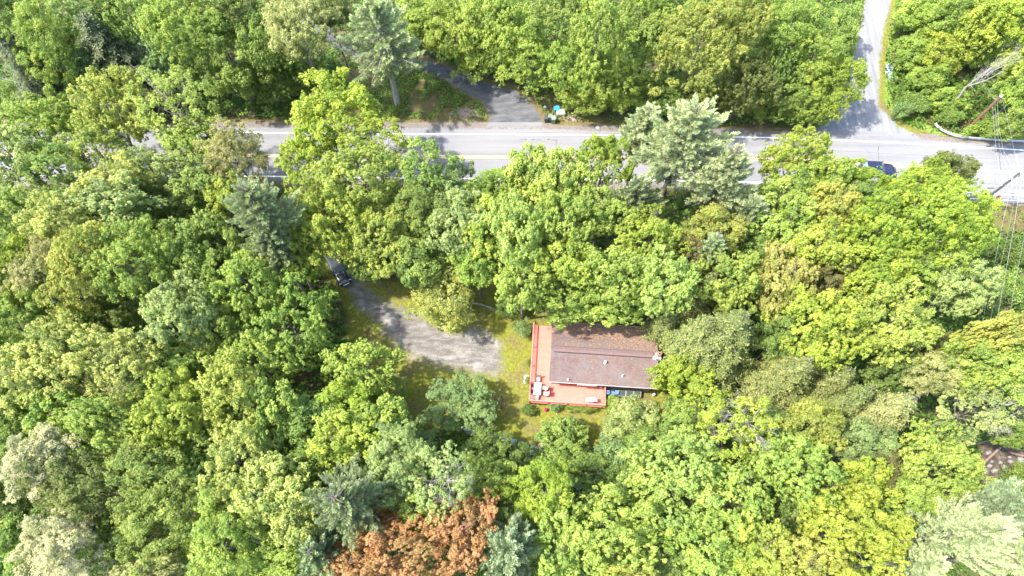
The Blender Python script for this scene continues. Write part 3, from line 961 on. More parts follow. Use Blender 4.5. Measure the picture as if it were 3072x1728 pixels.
# ------------------------------------------------------------------ vehicles
def car_paint(name, col, rough=.25):
    m, t, b = newmat(name)
    b.inputs['Base Color'].default_value = (*col, 1)
    b.inputs['Roughness'].default_value = rough
    b.inputs['Metallic'].default_value = .0
    b.inputs['Coat Weight'].default_value = .8
    b.inputs['Coat Roughness'].default_value = .03
    f = noise(t, 40, 2, .5)
    t.links.new(ramp(t, f, [(.3, tuple(x * .9 for x in col)), (.7, tuple(x * 1.15 for x in col))]), b.inputs['Base Color'])
    return m
def vehicle(name, label, p, heading, Lc, Wc, Hc, paint, bumper, style):
    """nose towards local +x"""
    v = thing(name, label, 'car', (p.x, p.y, .025), heading)
    hw_, hl = Wc / 2, Lc / 2
    st = dict(hatch=dict(hood=.62, cowl=.30, roof0=.02, roof1=-.78, tail=-.95), suv=dict(hood=.55, cowl=.32, roof0=.10, roof1=-.80, tail=-.93))[style]
    zb, zh = .28, (.98 if style == 'hatch' else 1.1)
    xs = [-1.0, -.985, -.93, -.6, -.2, st['cowl'], st['hood'], .88, .96, 1.0]
    wf = [.80, .88, .95, 1.0, 1.0, 1.0, .99, .92, .80, .66]
    zt_ = [zh - .15, zh - .03, zh, zh + .02, zh + .02, zh, zh - .07, zh - .20, zh - .32, zh - .45]
    V, F = [], []
    n = 10
    for x, a, z in zip(xs, wf, zt_):
        w_ = hw_ * a
        V += [(x * hl, -w_ * .9, zb), (x * hl, -w_, zb + .12), (x * hl, -w_, z - .16), (x * hl, -w_ * .93, z - .03), (x * hl, -w_ * .5, z + .02),
              (x * hl, w_ * .5, z + .02), (x * hl, w_ * .93, z - .03), (x * hl, w_, z - .16), (x * hl, w_, zb + .12), (x * hl, w_ * .9, zb)]
    for i in range(len(xs) - 1):
        for k in range(n - 1):
            F.append((i * n + k, (i + 1) * n + k, (i + 1) * n + k + 1, i * n + k + 1))
        F.append((i * n + n - 1, (i + 1) * n + n - 1, (i + 1) * n, i * n))
    F.append(tuple(range(n)))
    F.append(tuple(reversed(range((len(xs) - 1) * n, len(xs) * n))))
    b = MB()
    b.add(V, F)
    body = b.build('body', paint, v, True)
    # cabin: roof panel + glass
    r0, r1, ck, tl = st['roof0'] * hl, st['roof1'] * hl, st['cowl'] * hl, st['tail'] * hl
    wr, wb_ = hw_ * .74, hw_ * .93
    g = MB()
    base = [(ck, wb_ * .9), (ck * .75, wb_), (tl * .92, wb_), (tl, wb_ * .9)]
    topq = [(r0, wr * .93), (r0 - .12, wr), (r1 + .1, wr), (r1, wr * .93)]
    bz, tz = zh - .04, Hc - .04
    lo = [(x, -y, bz) for x, y in base] + [(x, y, bz) for x, y in reversed(base)]
    hi = [(x, -y, tz) for x, y in topq] + [(x, y, tz) for x, y in reversed(topq)]
    m_ = 8
    g.add(lo + hi, [(i, (i + 1) % m_, m_ + (i + 1) % m_, m_ + i) for i in range(m_)])
    g.build('windows', M['carglass'], v)
    rf = MB()
    lo = [(x * 1.0, -y - .01, tz - .02) for x, y in topq] + [(x, y + .01, tz - .02) for x, y in reversed(topq)]
    hi = [(x * .97, -y * .9, tz + .04) for x, y in topq] + [(x * .97, y * .9, tz + .04) for x, y in reversed(topq)]
    rf.add(lo + hi, [(i, (i + 1) % m_, m_ + (i + 1) % m_, m_ + i) for i in range(m_)] + [tuple(range(m_, 2 * m_))])
    roof_ = rf.build('roof', paint, v)
    for s in (-1, 1):
        for pa_, pb_, pr2 in (((ck - .02, s * wb_ * .93, bz + .01), (r0, s * wr * .97, tz), .035), ((tl + .02, s * wb_ * .93, bz + .01), (r1, s * wr * .97, tz), .04), (((ck + tl) * .45, s * wb_, bz), ((r0 + r1) * .5, s * wr, tz), .03)):
            MB().tube([pa_, pb_], pr2, n=5).build('pillar', paint, v)
        MB().box((ck - .12, s * (hw_ + .09), zh + .05), (.12, .22, .14), bev=.03).build('mirror', paint, v)
        MB().box((hl * .87, s * hw_ * .68, zh - .27), (.28, .3, .12), rz=-s * .45, bev=.03).build('headlight', M['lens'], v)
        MB().box((-hl * .985, s * hw_ * .72, zh - .2), (.06, .26, .16), bev=.02).build('tail_light', M['red'], v)
        if style == 'suv':
            MB().tube([(r0 - .1, s * wr * .85, tz + .09), (r1 + .1, s * wr * .85, tz + .09)], .016, n=5).build('roof_rail', M['slate'], roof_)
        for x in (-.6, .62):
            wh = MB().tube([(x * hl, s * (hw_ - .2), .33), (x * hl, s * (hw_ - .0), .33)], .33, n=18).build('wheel', M['black'], v)
            MB().tube([(x * hl, s * (hw_ - .02), .33), (x * hl, s * (hw_ + .012), .33)], .2, n=14).build('rim', M['galv'], wh)
    f = MB()
    V, F = [], []
    for i, y in enumerate(np.linspace(-1, 1, 9)):
        xx = hl * (1.0 - .07 * y * y - .06 * y ** 4)
        V += [(xx - .06, y * hw_ * .93, .42), (xx + .07, y * hw_ * .93, .42), (xx + .07, y * hw_ * .93, .62), (xx - .06, y * hw_ * .93, .66)]
        if i:
            a = 4 * (i - 1)
            F += [(a + k, a + (k + 1) % 4, a + 4 + (k + 1) % 4, a + 4 + k) for k in range(4)]
    F += [(3, 2, 1, 0), (32, 33, 34, 35)]
    f.add(V, F)
    f.build('bumper', bumper, v, True)
    for s in (-1, 1):
        MB().tube([(ck + .03, s * .12, zh + .02), (ck - .18, s * .12 + .45, zh + .16)], .012, n=4).build('wiper', M['black'], v)
    return v
M['carglass'] = plain('tinted_car_glass', (.12, .17, .17), .06, spec=.9, var=.1)
M['lens'] = plain('headlight_lens', (.5, .52, .55), .12, spec=.8)
p1 = G(2628, 517)
d1 = (G(2700, 521) - G(2560, 514))
vehicle('parked_car', 'navy blue car driving right on the main road, half under leaves', p1, math.atan2(d1.y, d1.x), 4.7, 1.9, 1.62, car_paint('navy_car_paint', (.009, .009, .032)), car_paint('navy_bumper', (.009, .009, .032)), 'hatch').name = 'car'
p2n, p2w = G(1038, 850, .8), G(1010, 797, .8)
d2 = p2n - p2w
d2.z = 0
a2 = math.atan2(d2.y, d2.x)
pc = p2n - d2.normalized() * 2.35
vehicle('parked_car', 'black four wheel drive with pale front bumper where the gravel drive enters the woods', pc, a2, 4.7, 1.85, 1.75, car_paint('black_car_paint', (.012, .013, .018)), M['trim'], 'suv')

# ------------------------------------------------------------------ bins by the drive mouth
def bin_(label, cx, cy, col, wd, dp, h, rz, wheels=True, group='carts by the drive mouth', name='trash_cart'):
    g = G(cx, cy, h)
    b = thing(name, label, 'trash can' if name == 'trash_cart' else 'recycling bin', (g.x, g.y, .02), rz, group)
    mt = plain('bin_plastic', col, .5, var=.08)
    f = MB()
    a0, b0 = wd * .40, dp * .40
    a1, b1 = wd * .5, dp * .5
    f.add([(-a0, -b0, .03), (a0, -b0, .03), (a0, b0, .03), (-a0, b0, .03), (-a1, -b1, h - .06), (a1, -b1, h - .06), (a1, b1, h - .06), (-a1, b1, h - .06)],
          [(3, 2, 1, 0), (0, 1, 5, 4), (1, 2, 6, 5), (2, 3, 7, 6), (3, 0, 4, 7), (4, 5, 6, 7)])
    f.build('tub', mt, b)
    f = MB()
    f.box((0, 0, h - .02), (wd + .06, dp + .06, .07), bev=.025)
    f.box((0, .02, h + .025), (wd * .7, dp * .6, .03), bev=.01)
    f.build('lid', mt, b)
    MB().tube([(-wd * .35, dp * .5 + .07, h - .06), (wd * .35, dp * .5 + .07, h - .06)], .02, n=6).build('handle', mt, b)
    if wheels:
        for s in (-1, 1):
            MB().tube([(s * wd * .42, dp * .42, .12), (s * (wd * .42 + .06), dp * .42, .12)], .12, n=14).build('wheel', M['black'], b)
    return b
bin_('bright sky blue bin under the lime leaves by the paved drive', 1670, 324, (.03, .32, .62), .75, .62, .75, .05, False, 'carts by the drive mouth', 'recycling_bin')
bin_('black and grey trash cart, leftmost beside the paved drive', 1639, 352, (.05, .05, .055), .5, .6, 1.0, .05)
bin_('sage green trash cart, middle one by the paved drive', 1651, 347, (.13, .165, .12), .5, .6, 1.05, -.15)
bin_('pale mint trash cart, rightmost of the carts', 1661, 353, (.18, .23, .19), .52, .62, 1.1, .05)
o_ = MB().lathe([(.18, 0), (.24, .12), (.17, .26), (.05, .32)], n=9).build('pale_rock', M['trim'])
o_.location = G(1635, 323)
o_.name = 'rock'
tag(o_, 'small whitish rock on brown leaves left of the blue bin', 'rock')
o_ = MB().box((0, 0, .35), (1.3, 1.0, .7), bev=.12).build('rock', plain('mossy_rock', (.24, .26, .20), .9, var=.3, scale=3))
o_.location = G(1682, 343)
tag(o_, 'big grey-green boulder right of the trash carts', 'rock')
o_ = MB().lathe([(.25, 0), (.3, .1), (.15, .2)], n=8).build('rock', M['mortar'])
o_.location = G(1793, 383)
tag(o_, 'pale stone on the roadside right of the trash carts', 'rock')

# ------------------------------------------------------------------ guardrails
def guardrail(pts, label, posts):
    root_p = G(*pts[len(pts) // 2])
    r = thing('guardrail', label, 'guardrail', (root_p.x, root_p.y, 0), 0, 'steel guardrails of the main road')
    P = []
    for i in range(len(pts) - 1):
        for k in range(4):
            t = k / 4
            P.append((pts[i][0] + (pts[i + 1][0] - pts[i][0]) * t, pts[i][1] + (pts[i + 1][1] - pts[i][1]) * t))
    P.append(pts[-1])
    W3 = [G(a, b, .65) - Vector((root_p.x, root_p.y, 0)) for a, b in P]
    prof = [(-.03, .16), (.05, .13), (.05, .07), (-.01, .03), (-.01, -.03), (.05, -.07), (.05, -.13), (-.03, -.16)]
    prof2 = [(x - .035, z) for x, z in reversed(prof)]
    pr_ = prof + prof2
    n = len(pr_)
    V, F = [], []
    for i, p in enumerate(W3):
        a, b = W3[max(0, i - 1)], W3[min(len(W3) - 1, i + 1)]
        d = (b - a).normalized()
        nn = Vector((d.y, -d.x, 0))
        V += [(p + nn * x + Vector((0, 0, z))) for x, z in pr_]
        if i:
            q = (i - 1) * n
            F += [(q + k, q + (k + 1) % n, q + n + (k + 1) % n, q + n + k) for k in range(n)]
    MB().add(V, F).build('rail', M['rail_steel'], r)
    for i in range(0, len(W3), posts):
        p = W3[i]
        a, b = W3[max(0, i - 1)], W3[min(len(W3) - 1, i + 1)]
        d = (b - a).normalized()
        nn = Vector((d.y, -d.x, 0))
        q = p - nn * .16
        MB().box((q.x, q.y, .42), (.14, .14, .86), rz=math.atan2(d.y, d.x)).build('post', M['wood_grey'], r)
M['rail_steel'] = plain('weathered_galvanised_rail', (.40, .42, .44), .45, .3)
guardrail([(2806, 370), (2812, 379), (2828, 391), (2850, 401), (2880, 409), (2920, 414), (2980, 419), (3072, 424), (3200, 434)], 'curled end guardrail beside the bushes at upper right', 6)
guardrail([(2700, 583), (2780, 588), (2880, 595), (2980, 601), (3072, 605), (3200, 612)], 'straight guardrail along the road\'s lower side by the power lines', 6)

# ------------------------------------------------------------------ utility poles and wires
def up(base, h):
    b = G(*base)
    return b, h
p1b = G(2895, 395)
t1 = thing('utility_pole', 'leaning brown utility pole with white cap in the upper right bushes', 'utility pole', (p1b.x, p1b.y, 0), 0, 'utility poles')
top1 = G(3003, 289, 8.1)
rel = Vector((top1.x - p1b.x, top1.y - p1b.y, 8.1))
MB().tube([(0, 0, 0), rel * .5, rel], .22, .16, n=10).build('shaft', M['pole'], t1)
MB().lathe([(.17, 0), (.2, .06), (.12, .22), (.03, .28)], rel - Vector((0, 0, .02)), 10).build('cap', M['trim'], t1)
MB().box(rel * .9 + Vector((0, 0, .1)), (1.0, .12, .12), rz=-.4).build('bracket', M['wood_grey'], t1)
p2b = G(2945, 606)
t2 = thing('utility_pole', 'grey utility pole with white crossarms over the road at the right edge', 'utility pole', (p2b.x, p2b.y, 0), 0, 'utility poles')
H2 = 10.2
rel2 = G(3062, 516, H2) - p2b
rel2.z = H2
M['polegrey'] = plain('grey_pole_wood', (.17, .16, .15), .85, var=.25, scale=4)
M['pale_arm'] = plain('pale_crossarm', (.62, .60, .57), .7, var=.1)
MB().tube([(0, 0, 0), rel2 * .5, rel2], .20, .13, n=10).build('shaft', M['polegrey'], t2)
def on2(px, py, z):
    g = G(px, py, z)
    return Vector((g.x - p2b.x, g.y - p2b.y, z))
def arm(a, b, r=.06, name='crossarm', m='pale_arm'):
    return MB().tube([a, b], r, n=5).build(name, M[m], t2)
arm(on2(3048, 466, H2 - .2), on2(3061, 514, H2 - .1), .075)
arm(on2(3000, 536, H2 - 1.6), on2(3034, 532, H2 - 1.5), .07)
arm(on2(3003, 544, H2 - 2.0), on2(3030, 537, H2 - 1.8), .05)
arm(on2(3036, 501, H2 - .6), on2(3058, 511, H2 - .4), .05)
arm(on2(3036, 528, H2 - 1.5), on2(3037, 558, H2 - 1.9), .08)
arm(on2(3062, 516, H2 - .1), on2(3092, 505, H2 - .1), .07)
for a, b in (((3036, 498), (3042, 492)), ((3048, 552), (3046, 540)), ((3053, 545), (3051, 533)), ((3004, 556), (3002, 545))):
    MB().tube([on2(*a, H2 - 1.0), on2(*b, H2 - .8)], .09, .06, n=7).build('insulator', M['trim'], t2)
MB().lathe([(.22, 0), (.25, .1), (.25, .75), (.2, .85)], on2(3048, 530, H2 - 2.2), 12).build('transformer', M['flash'], t2)
MB().box(on2(2995, 590, 1.6), (.4, .12, .45)).build('reflector', M['red'], t2)

def wire(pts, label, r=.022, mat='wire', sag=.0, group='power lines at the right'):
    """pts: (px, py, height) along the run"""
    P = [G(a, b, z) for a, b, z in pts]
    out = []
    for i in range(len(P) - 1):
        for k in range(8):
            t = k / 8
            q = P[i].lerp(P[i + 1], t)
            q.z -= sag * sin(pi * t)
            out.append(q)
    out.append(P[-1])
    o = out[0].copy()
    w_ = MB().tube([p - o for p in out], r * .55, n=4).build('power_line', M[mat])
    w_.location = o
    tag(w_, label, 'cable', group)
wire([(3064, 540, 9.8), (3040, 690, 9.4), (3015, 830, 9.2), (2991, 960, 9.3), (2950, 1160, 9.6)], 'brightest power line running down the right side to the golden tree', .030)
wire([(3036, 556, 8.4), (3012, 650, 8.1), (2990, 760, 8.0), (2968, 860, 8.2), (2942, 1000, 8.5)], 'second bright power line, left of the brightest', .026)
wire([(3050, 560, 8.8), (3026, 690, 8.4), (3003, 790, 8.3), (2980, 920, 8.5), (2945, 1080, 9.0)], 'thin power line between the two bright ones', .018)
wire([(3016, 552, 8.0), (2985, 660, 7.6), (2962, 780, 7.5), (2938, 940, 7.8), (2920, 1060, 8.0)], 'leftmost thin power line below the grey pole', .016)
wire([(3092, 620, 9.0), (3075, 700, 8.8), (3045, 850, 8.8), (3020, 1000, 9.0)], 'rightmost power line hugging the right edge', .02)
wire([(2978, 318, 7.4), (2982, 380, 7.3), (2990, 460, 7.6), (3004, 540, 8.4)], 'leftmost of three lines between brown and grey poles', .022)
wire([(2985, 312, 7.4), (2990, 380, 7.3), (3000, 450, 7.7), (3034, 530, 8.6)], 'middle line between brown and grey poles', .018)
wire([(2992, 306, 7.6), (2996, 380, 7.5), (3010, 450, 7.9), (3050, 528, 8.9)], 'right line of the three between brown and grey poles', .018)
wire([(3005, 290, 8.0), (3018, 340, 8.0), (3032, 400, 8.3), (3046, 466, 9.9)], 'line from the brown pole\'s cap to the tall crossarm', .02)
wire([(2989, 304, 7.2), (2966, 272, 5.6), (2950, 250, 4.6)], 'short guy line from the brown pole up into dark leaves', .02)
wire([(2780, 596, 5.0), (2900, 592, 5.0), (3010, 578, 5.2), (3180, 596, 5.4)], 'dark cable crossing above the straight guardrail', .025, 'black')
wire([(2860, 571, 6.6), (2960, 566, 6.4), (3025, 560, 6.6), (3180, 578, 6.6)], 'thin dark cable just above the lower white line', .016, 'black')
for i, (a, b, lb) in enumerate((((40, 244), (266, 311), 'lowest of the wires in the upper left'), ((60, 243), (262, 302), 'middle wire in the upper left'), ((58, 248), (268, 306), 'thin wire close under the middle one, upper left'),
                                ((180, 272), (275, 302), 'uppermost short wire in the upper left'))):
    wire([(a[0] - 120, a[1] - 32, 8), (*a, 8), (*b, 8), (b[0] + 110, b[1] + 30, 8)], lb, .02, 'wire', 0, 'wires at the upper left')

# ------------------------------------------------------------------ dead wood, logs and rocks
def log(pts, r0, r1, label, mat='bare', name='fallen_log', twigs=0, seed=0, group='dead trunks and logs'):
    P = [G(a, b, z) for a, b, z in pts]
    o = P[0].copy()
    P = [p - o for p in P]
    t = thing(name, label, 'log' if 'log' in name else 'tree', o, 0, group)
    MB().tube(P, r0, r1, 8).build('trunk', M[mat], t)
    rr = random.Random(seed)
    for k in range(twigs):
        i = rr.randint(1, len(P) - 2)
        f_ = rr.random()
        s_ = P[i].lerp(P[i + 1], f_)
        d = (P[-1] - P[0]).normalized()
        e = s_ + d * rr.uniform(.6, 2.0) + Vector((rr.uniform(-1, 1), rr.uniform(-1, 1), rr.uniform(0, .8))) * 1.1
        MB().tube([s_, (s_ + e) / 2 + Vector((0, 0, .12)), e], r1 * 1.2, r1 * .4, 4, cap=False).build('branch', M[mat], t)
    return t
dead = log([(2845, 326, .5), (2870, 300, 3.0), (2897, 262, 5.4), (2915, 248, 6.6)], .19, .10, 'dead grey tree leaning up right over the bushes, branches bare', name='dead_tree')
rr = random.Random(4)
o0 = G(2845, 326, .5)
def rel0(a, b, z):
    return G(a, b, z) - o0
for (a, b), (c, d), r_ in (((2912, 250), (3000, 185), .10), ((2918, 245), (3015, 195), .09), ((2905, 258), (3012, 212), .10), ((2915, 246), (3050, 155), .08), ((2920, 243), (2990, 190), .06), ((2914, 248), (2950, 200), .05),
                           ((2910, 250), (2905, 225), .04), ((2975, 218), (3058, 142), .06), ((2960, 222), (3030, 170), .05), ((2910, 252), (2925, 275), .04)):
    P = [rel0(a, b, 6.5), rel0((a + c) / 2 + rr.uniform(-3, 3), (b + d) / 2 + (7 if (c, d) == (3012, 212) else rr.uniform(-2, 2)), 7.6), rel0(c, d, 8.8)]
    MB().tube(P, r_ * .6, r_ * .22, 5, cap=False).build('branch', M['bare'], dead)
tw = MB()
for k in range(170):
    t = rr.uniform(.05, 1)
    ax, ay = 2915 + (3055 - 2915) * t, 248 + (155 - 248) * t + rr.uniform(-26, 30) * (.4 + t * .6)
    a = rel0(ax, ay, 6.8 + t * 1.8)
    b = rel0(ax + rr.uniform(4, 22), ay - rr.uniform(-8, 24), 7.2 + t * 2)
    tw.tube([a, (a + b) / 2 + Vector((0, 0, .1)), b], .016, .008, 3, cap=False)
o_ = tw.build('twigs', M['bare'], dead)
o_['kind'] = 'stuff'
log([(2760, 250, 1.2), (2780, 235, 2.0), (2808, 214, 3.0)], .12, .07, 'short bare snag in the bushes right of the side road', name='fallen_log')
log([(2375, 372, .3), (2392, 358, .6), (2404, 346, .8)], .10, .06, 'pale stick slanting in the shade above the main road', name='fallen_log')
log([(1412, 908, .5), (1440, 912, .55), (1475, 924, .5), (1518, 938, .4)], .13, .08, 'pale pole rail across the clearing behind the thin cream-lime tree', name='fallen_log')
log([(1398, 936, .2), (1418, 926, .3)], .09, .06, 'short grey log at the foot of the thin cream-lime tree', name='fallen_log')
log([(1504, 903, .2), (1528, 886, .4)], .07, .04, 'thin bare stick above the pale pole rail', name='fallen_log')
M['redlog'] = plain('reddish_bark', (.20, .12, .085), .85, var=.25, scale=4)
log([(2927, 1412, .4), (2960, 1380, .5), (3001, 1343, .6)], .16, .12, 'long reddish log slanting across the rocky bank', 'redlog')
log([(3030, 1357, .6), (3055, 1364, .5), (3090, 1372, .5)], .13, .10, 'reddish log at the right edge of the rocky bank', 'redlog')
log([(2928, 1438, .4), (2955, 1432, .45), (2982, 1429, .5)], .09, .07, 'upper of two thin parallel logs low on the rocky bank', 'redlog')
log([(2922, 1453, .4), (2950, 1444, .45), (2980, 1434, .5)], .09, .06, 'lower of two thin parallel logs low on the rocky bank', 'redlog')
log([(2921, 1340, .3), (2922, 1352, .3), (2920, 1367, .3)], .07, .05, 'thin grey upright stick at the rocky bank\'s left edge')
log([(2042, 284, .5), (2030, 300, .4)], .28, .22, 'stub of pale trunk in shade under the biggest mustard tree', 'bare')
log([(3005, 10, 2), (2975, 35, 1), (2960, 50, .5)], .25, .15, 'dark trunk showing between the trees at the top right edge', 'bark')
rr = random.Random(12)
M['bankrock'] = plain('dusty_rock', (.20, .18, .165), .9, var=.3, scale=4)
spots = [(2950, 1416, .45), (2983, 1412, .40), (2968, 1398, .3), (3010, 1401, .35), (3030, 1385, .3), (3060, 1378, .4), (3062, 1388, .35), (3045, 1398, .3), (2962, 1360, .28), (2968, 1356, .22), (2940, 1395, .25), (3028, 1372, .22), (2975, 1385, .2), (3000, 1388, .26)]
for i, (a, b, s_) in enumerate(spots):
    f = MB()
    V = []
    for k in range(3):
        for j in range(8):
            an = j * pi / 4
            q = .8 * s_ * (1, .95, .5)[k] * rr.uniform(.8, 1.15)
            V.append((q * cos(an) * 1.15, q * sin(an), (0, .5, .95)[k] * s_))
    F = [(k * 8 + j, k * 8 + (j + 1) % 8, (k + 1) * 8 + (j + 1) % 8, (k + 1) * 8 + j) for k in range(2) for j in range(8)] + [tuple(range(16, 24))]
    f.add(V, F)
    o_ = f.build('rock', M['bankrock'])
    g = G(a, b)
    o_.location = (g.x, g.y, .0)
    tag(o_, 'pale rock among the litter of the brown rocky bank', 'rock', 'rocks scattered on the rocky bank')
for i, (a, b, s_, lb) in enumerate(((1612, 1352, .5, 'larger pink-brown stone beside the brook'), (1622, 1338, .35, 'smaller pink-brown stone above the larger one by the brook'), (1508, 1388, .35, 'pink stone in the dark brush below the brook'))):
    f = MB().lathe([(s_, 0), (s_ * .95, s_ * .4), (s_ * .5, s_ * .7), (.05, s_ * .75)], n=9)
    o_ = f.build('rock', plain('pinkish_stone', (.40, .27, .24), .9, var=.25))
    g = G(a, b)
    o_.location = (g.x, g.y, 0)
    tag(o_, lb, 'rock')
# ------------------------------------------------------------------ trees

def limb_pts(a, b, sag, r, n=4):
    a, b = Vector(a), Vector(b)
    out = []
    for i in range(n + 1):
        t = i / n
        p = a.lerp(b, t)
        p.z -= sag * sin(pi * t)
        if 0 < i < n:
            p += Vector((r.uniform(-1, 1), r.uniform(-1, 1), r.uniform(-.5, .5))) * .07 * (b - a).length
        out.append(p)
    return out

def skeleton(seed, Rr, C, D, tips, rad, bark, bare_tip=False):
    """trunk + limbs; origin = crown centre, base at z=-D"""
    r = random.Random(seed)
    mb = MB()
    lean = Vector((r.uniform(-.3, .3), r.uniform(-.3, .3), 0))
    base = Vector((0, 0, -D))
    topp = Vector((lean.x, lean.y, C * .45))
    n = 8
    tr = [base.lerp(topp, i / n) + Vector((r.uniform(-.08, .08), r.uniform(-.08, .08), 0)) * (i > 0) for i in range(n + 1)]
    mb.tube(tr, rad, rad * .25, 7)
    for tp in tips:
        tp = Vector(tp)
        z0 = max(-D * .75, tp.z - r.uniform(.25, .6) * C - .25 * Vector((tp.x, tp.y, 0)).length)
        z0 = min(z0, C * .35)
        k = (z0 + D) / (C * .45 + D)
        st = base.lerp(topp, k)
        rr = rad * (1 - .72 * k) * r.uniform(.35, .6)
        P = limb_pts(st, tp, r.uniform(-.1, .35), r)
        mb.tube(P, rr, rr * .25, 5, cap=False)
        for _ in range(2):
            i = r.randint(2, 3)
            q = P[i] + Vector((r.uniform(-1, 1), r.uniform(-1, 1), r.uniform(0, 1))) * .22 * Rr
            mb.tube([P[i], (P[i] + q) / 2 + Vector((0, 0, .1)), q], rr * .4, rr * .15, 4, cap=False)
    return mb

def proto_mesh(mb, name, mat):
    me = bpy.data.meshes.new(name)
    me.from_pydata(mb.v, [], mb.f)
    me.materials.append(mat)
    me.polygons.foreach_set('use_smooth', [True] * len(me.polygons))
    me.update()
    return me

def crown_broad(seed, Rr, C, D, kind):
    r = np.random.RandomState(seed)
    fine = kind == 'B'
    opn = kind == 'O'
    npf = int((40 if opn else 74) * (Rr / 5) ** 1.4) + (8 if opn else 12)
    i = np.arange(npf) + .5
    zz = 1 - i / npf * (1.68 if not opn else 1.45)
    ph = i * 2.39996 + r.uniform(0, 6)
    rho = np.sqrt(np.clip(1 - zz ** 2, 0, 1))
    dr = np.stack([rho * np.cos(ph), rho * np.sin(ph), zz], 1) + r.normal(size=(npf, 3)) * .14
    dr = unit(dr)
    lob = 1 + .15 * np.sin(3 * ph + r.uniform(0, 6)) + .12 * np.sin(2 * ph + r.uniform(0, 6)) + r.normal(size=npf) * .11
    fr = r.uniform(.62, .88, npf) * lob
    inner = r.uniform(size=npf) < .2
    fr = np.where(inner, fr * .6, fr)
    pc = dr * fr[:, None] * np.array([Rr, Rr, C])
    pr = (.92 if not fine else .85) * (Rr / 5) ** .45 * r.uniform(.5, 1.45, npf)
    pv = r.normal(size=npf) * .10
    if opn:
        pr = pr * .85
    ns = 20 if not fine else 26
    nl = 27 if not fine else 23
    if opn:
        ns, nl = 16, 20
    sr = (.20 if not fine else .21)
    # sprigs
    od = np.repeat(dr, ns, 0)
    sd = unit(r.normal(size=(npf * ns, 3)) + od * .8 + np.array([0, 0, .75]))
    sp = np.repeat(pc, ns, 0) + sd * np.repeat(pr, ns)[:, None] * r.uniform(.45, 1.3, (npf * ns, 1)) * np.array([1, 1, .95])
    sv = np.repeat(pv, ns) + r.normal(size=npf * ns) * .09
    keep = r.uniform(size=len(sp)) < .93
    sp, sd, sv = sp[keep], sd[keep], sv[keep]
    m = len(sp)
    rad = np.repeat(r.uniform(.6, 1.6, m) * sr, nl)[:, None]
    # leaves sit on a small dome so that every sprig reads as a tuft
    ld = unit(r.normal(size=(m * nl, 3)) + np.repeat(sd, nl, 0) * .9)
    up_ = np.array([.88, .88, 1.5]) if kind == 'M' else np.array([1, 1, 1.0])
    lp = np.repeat(sp, nl, 0) + ld * rad * up_ * r.uniform(.5, 1.25, (m * nl, 1))
    ln = ld * .7 + np.array([0, 0, .55]) + r.normal(size=lp.shape) * .4
    lv = .5 + np.repeat(sv, nl) + r.normal(size=m * nl) * .11
    size = r.uniform(.7, 1.3, m * nl) * (.094 if not fine else .08)
    me = leaf_mesh('crown', lp, ln, size, .68, lv)
    me.materials.append(M['leaf'])
    pick = r.permutation(npf)[:(22 if opn else 12)]
    sk = skeleton(seed, Rr, C, D, [tuple(pc[k]) for k in pick], .05 * Rr ** .9 + .06, M['bark'])
    return me, proto_mesh(sk, 'trunk', M['bark'])

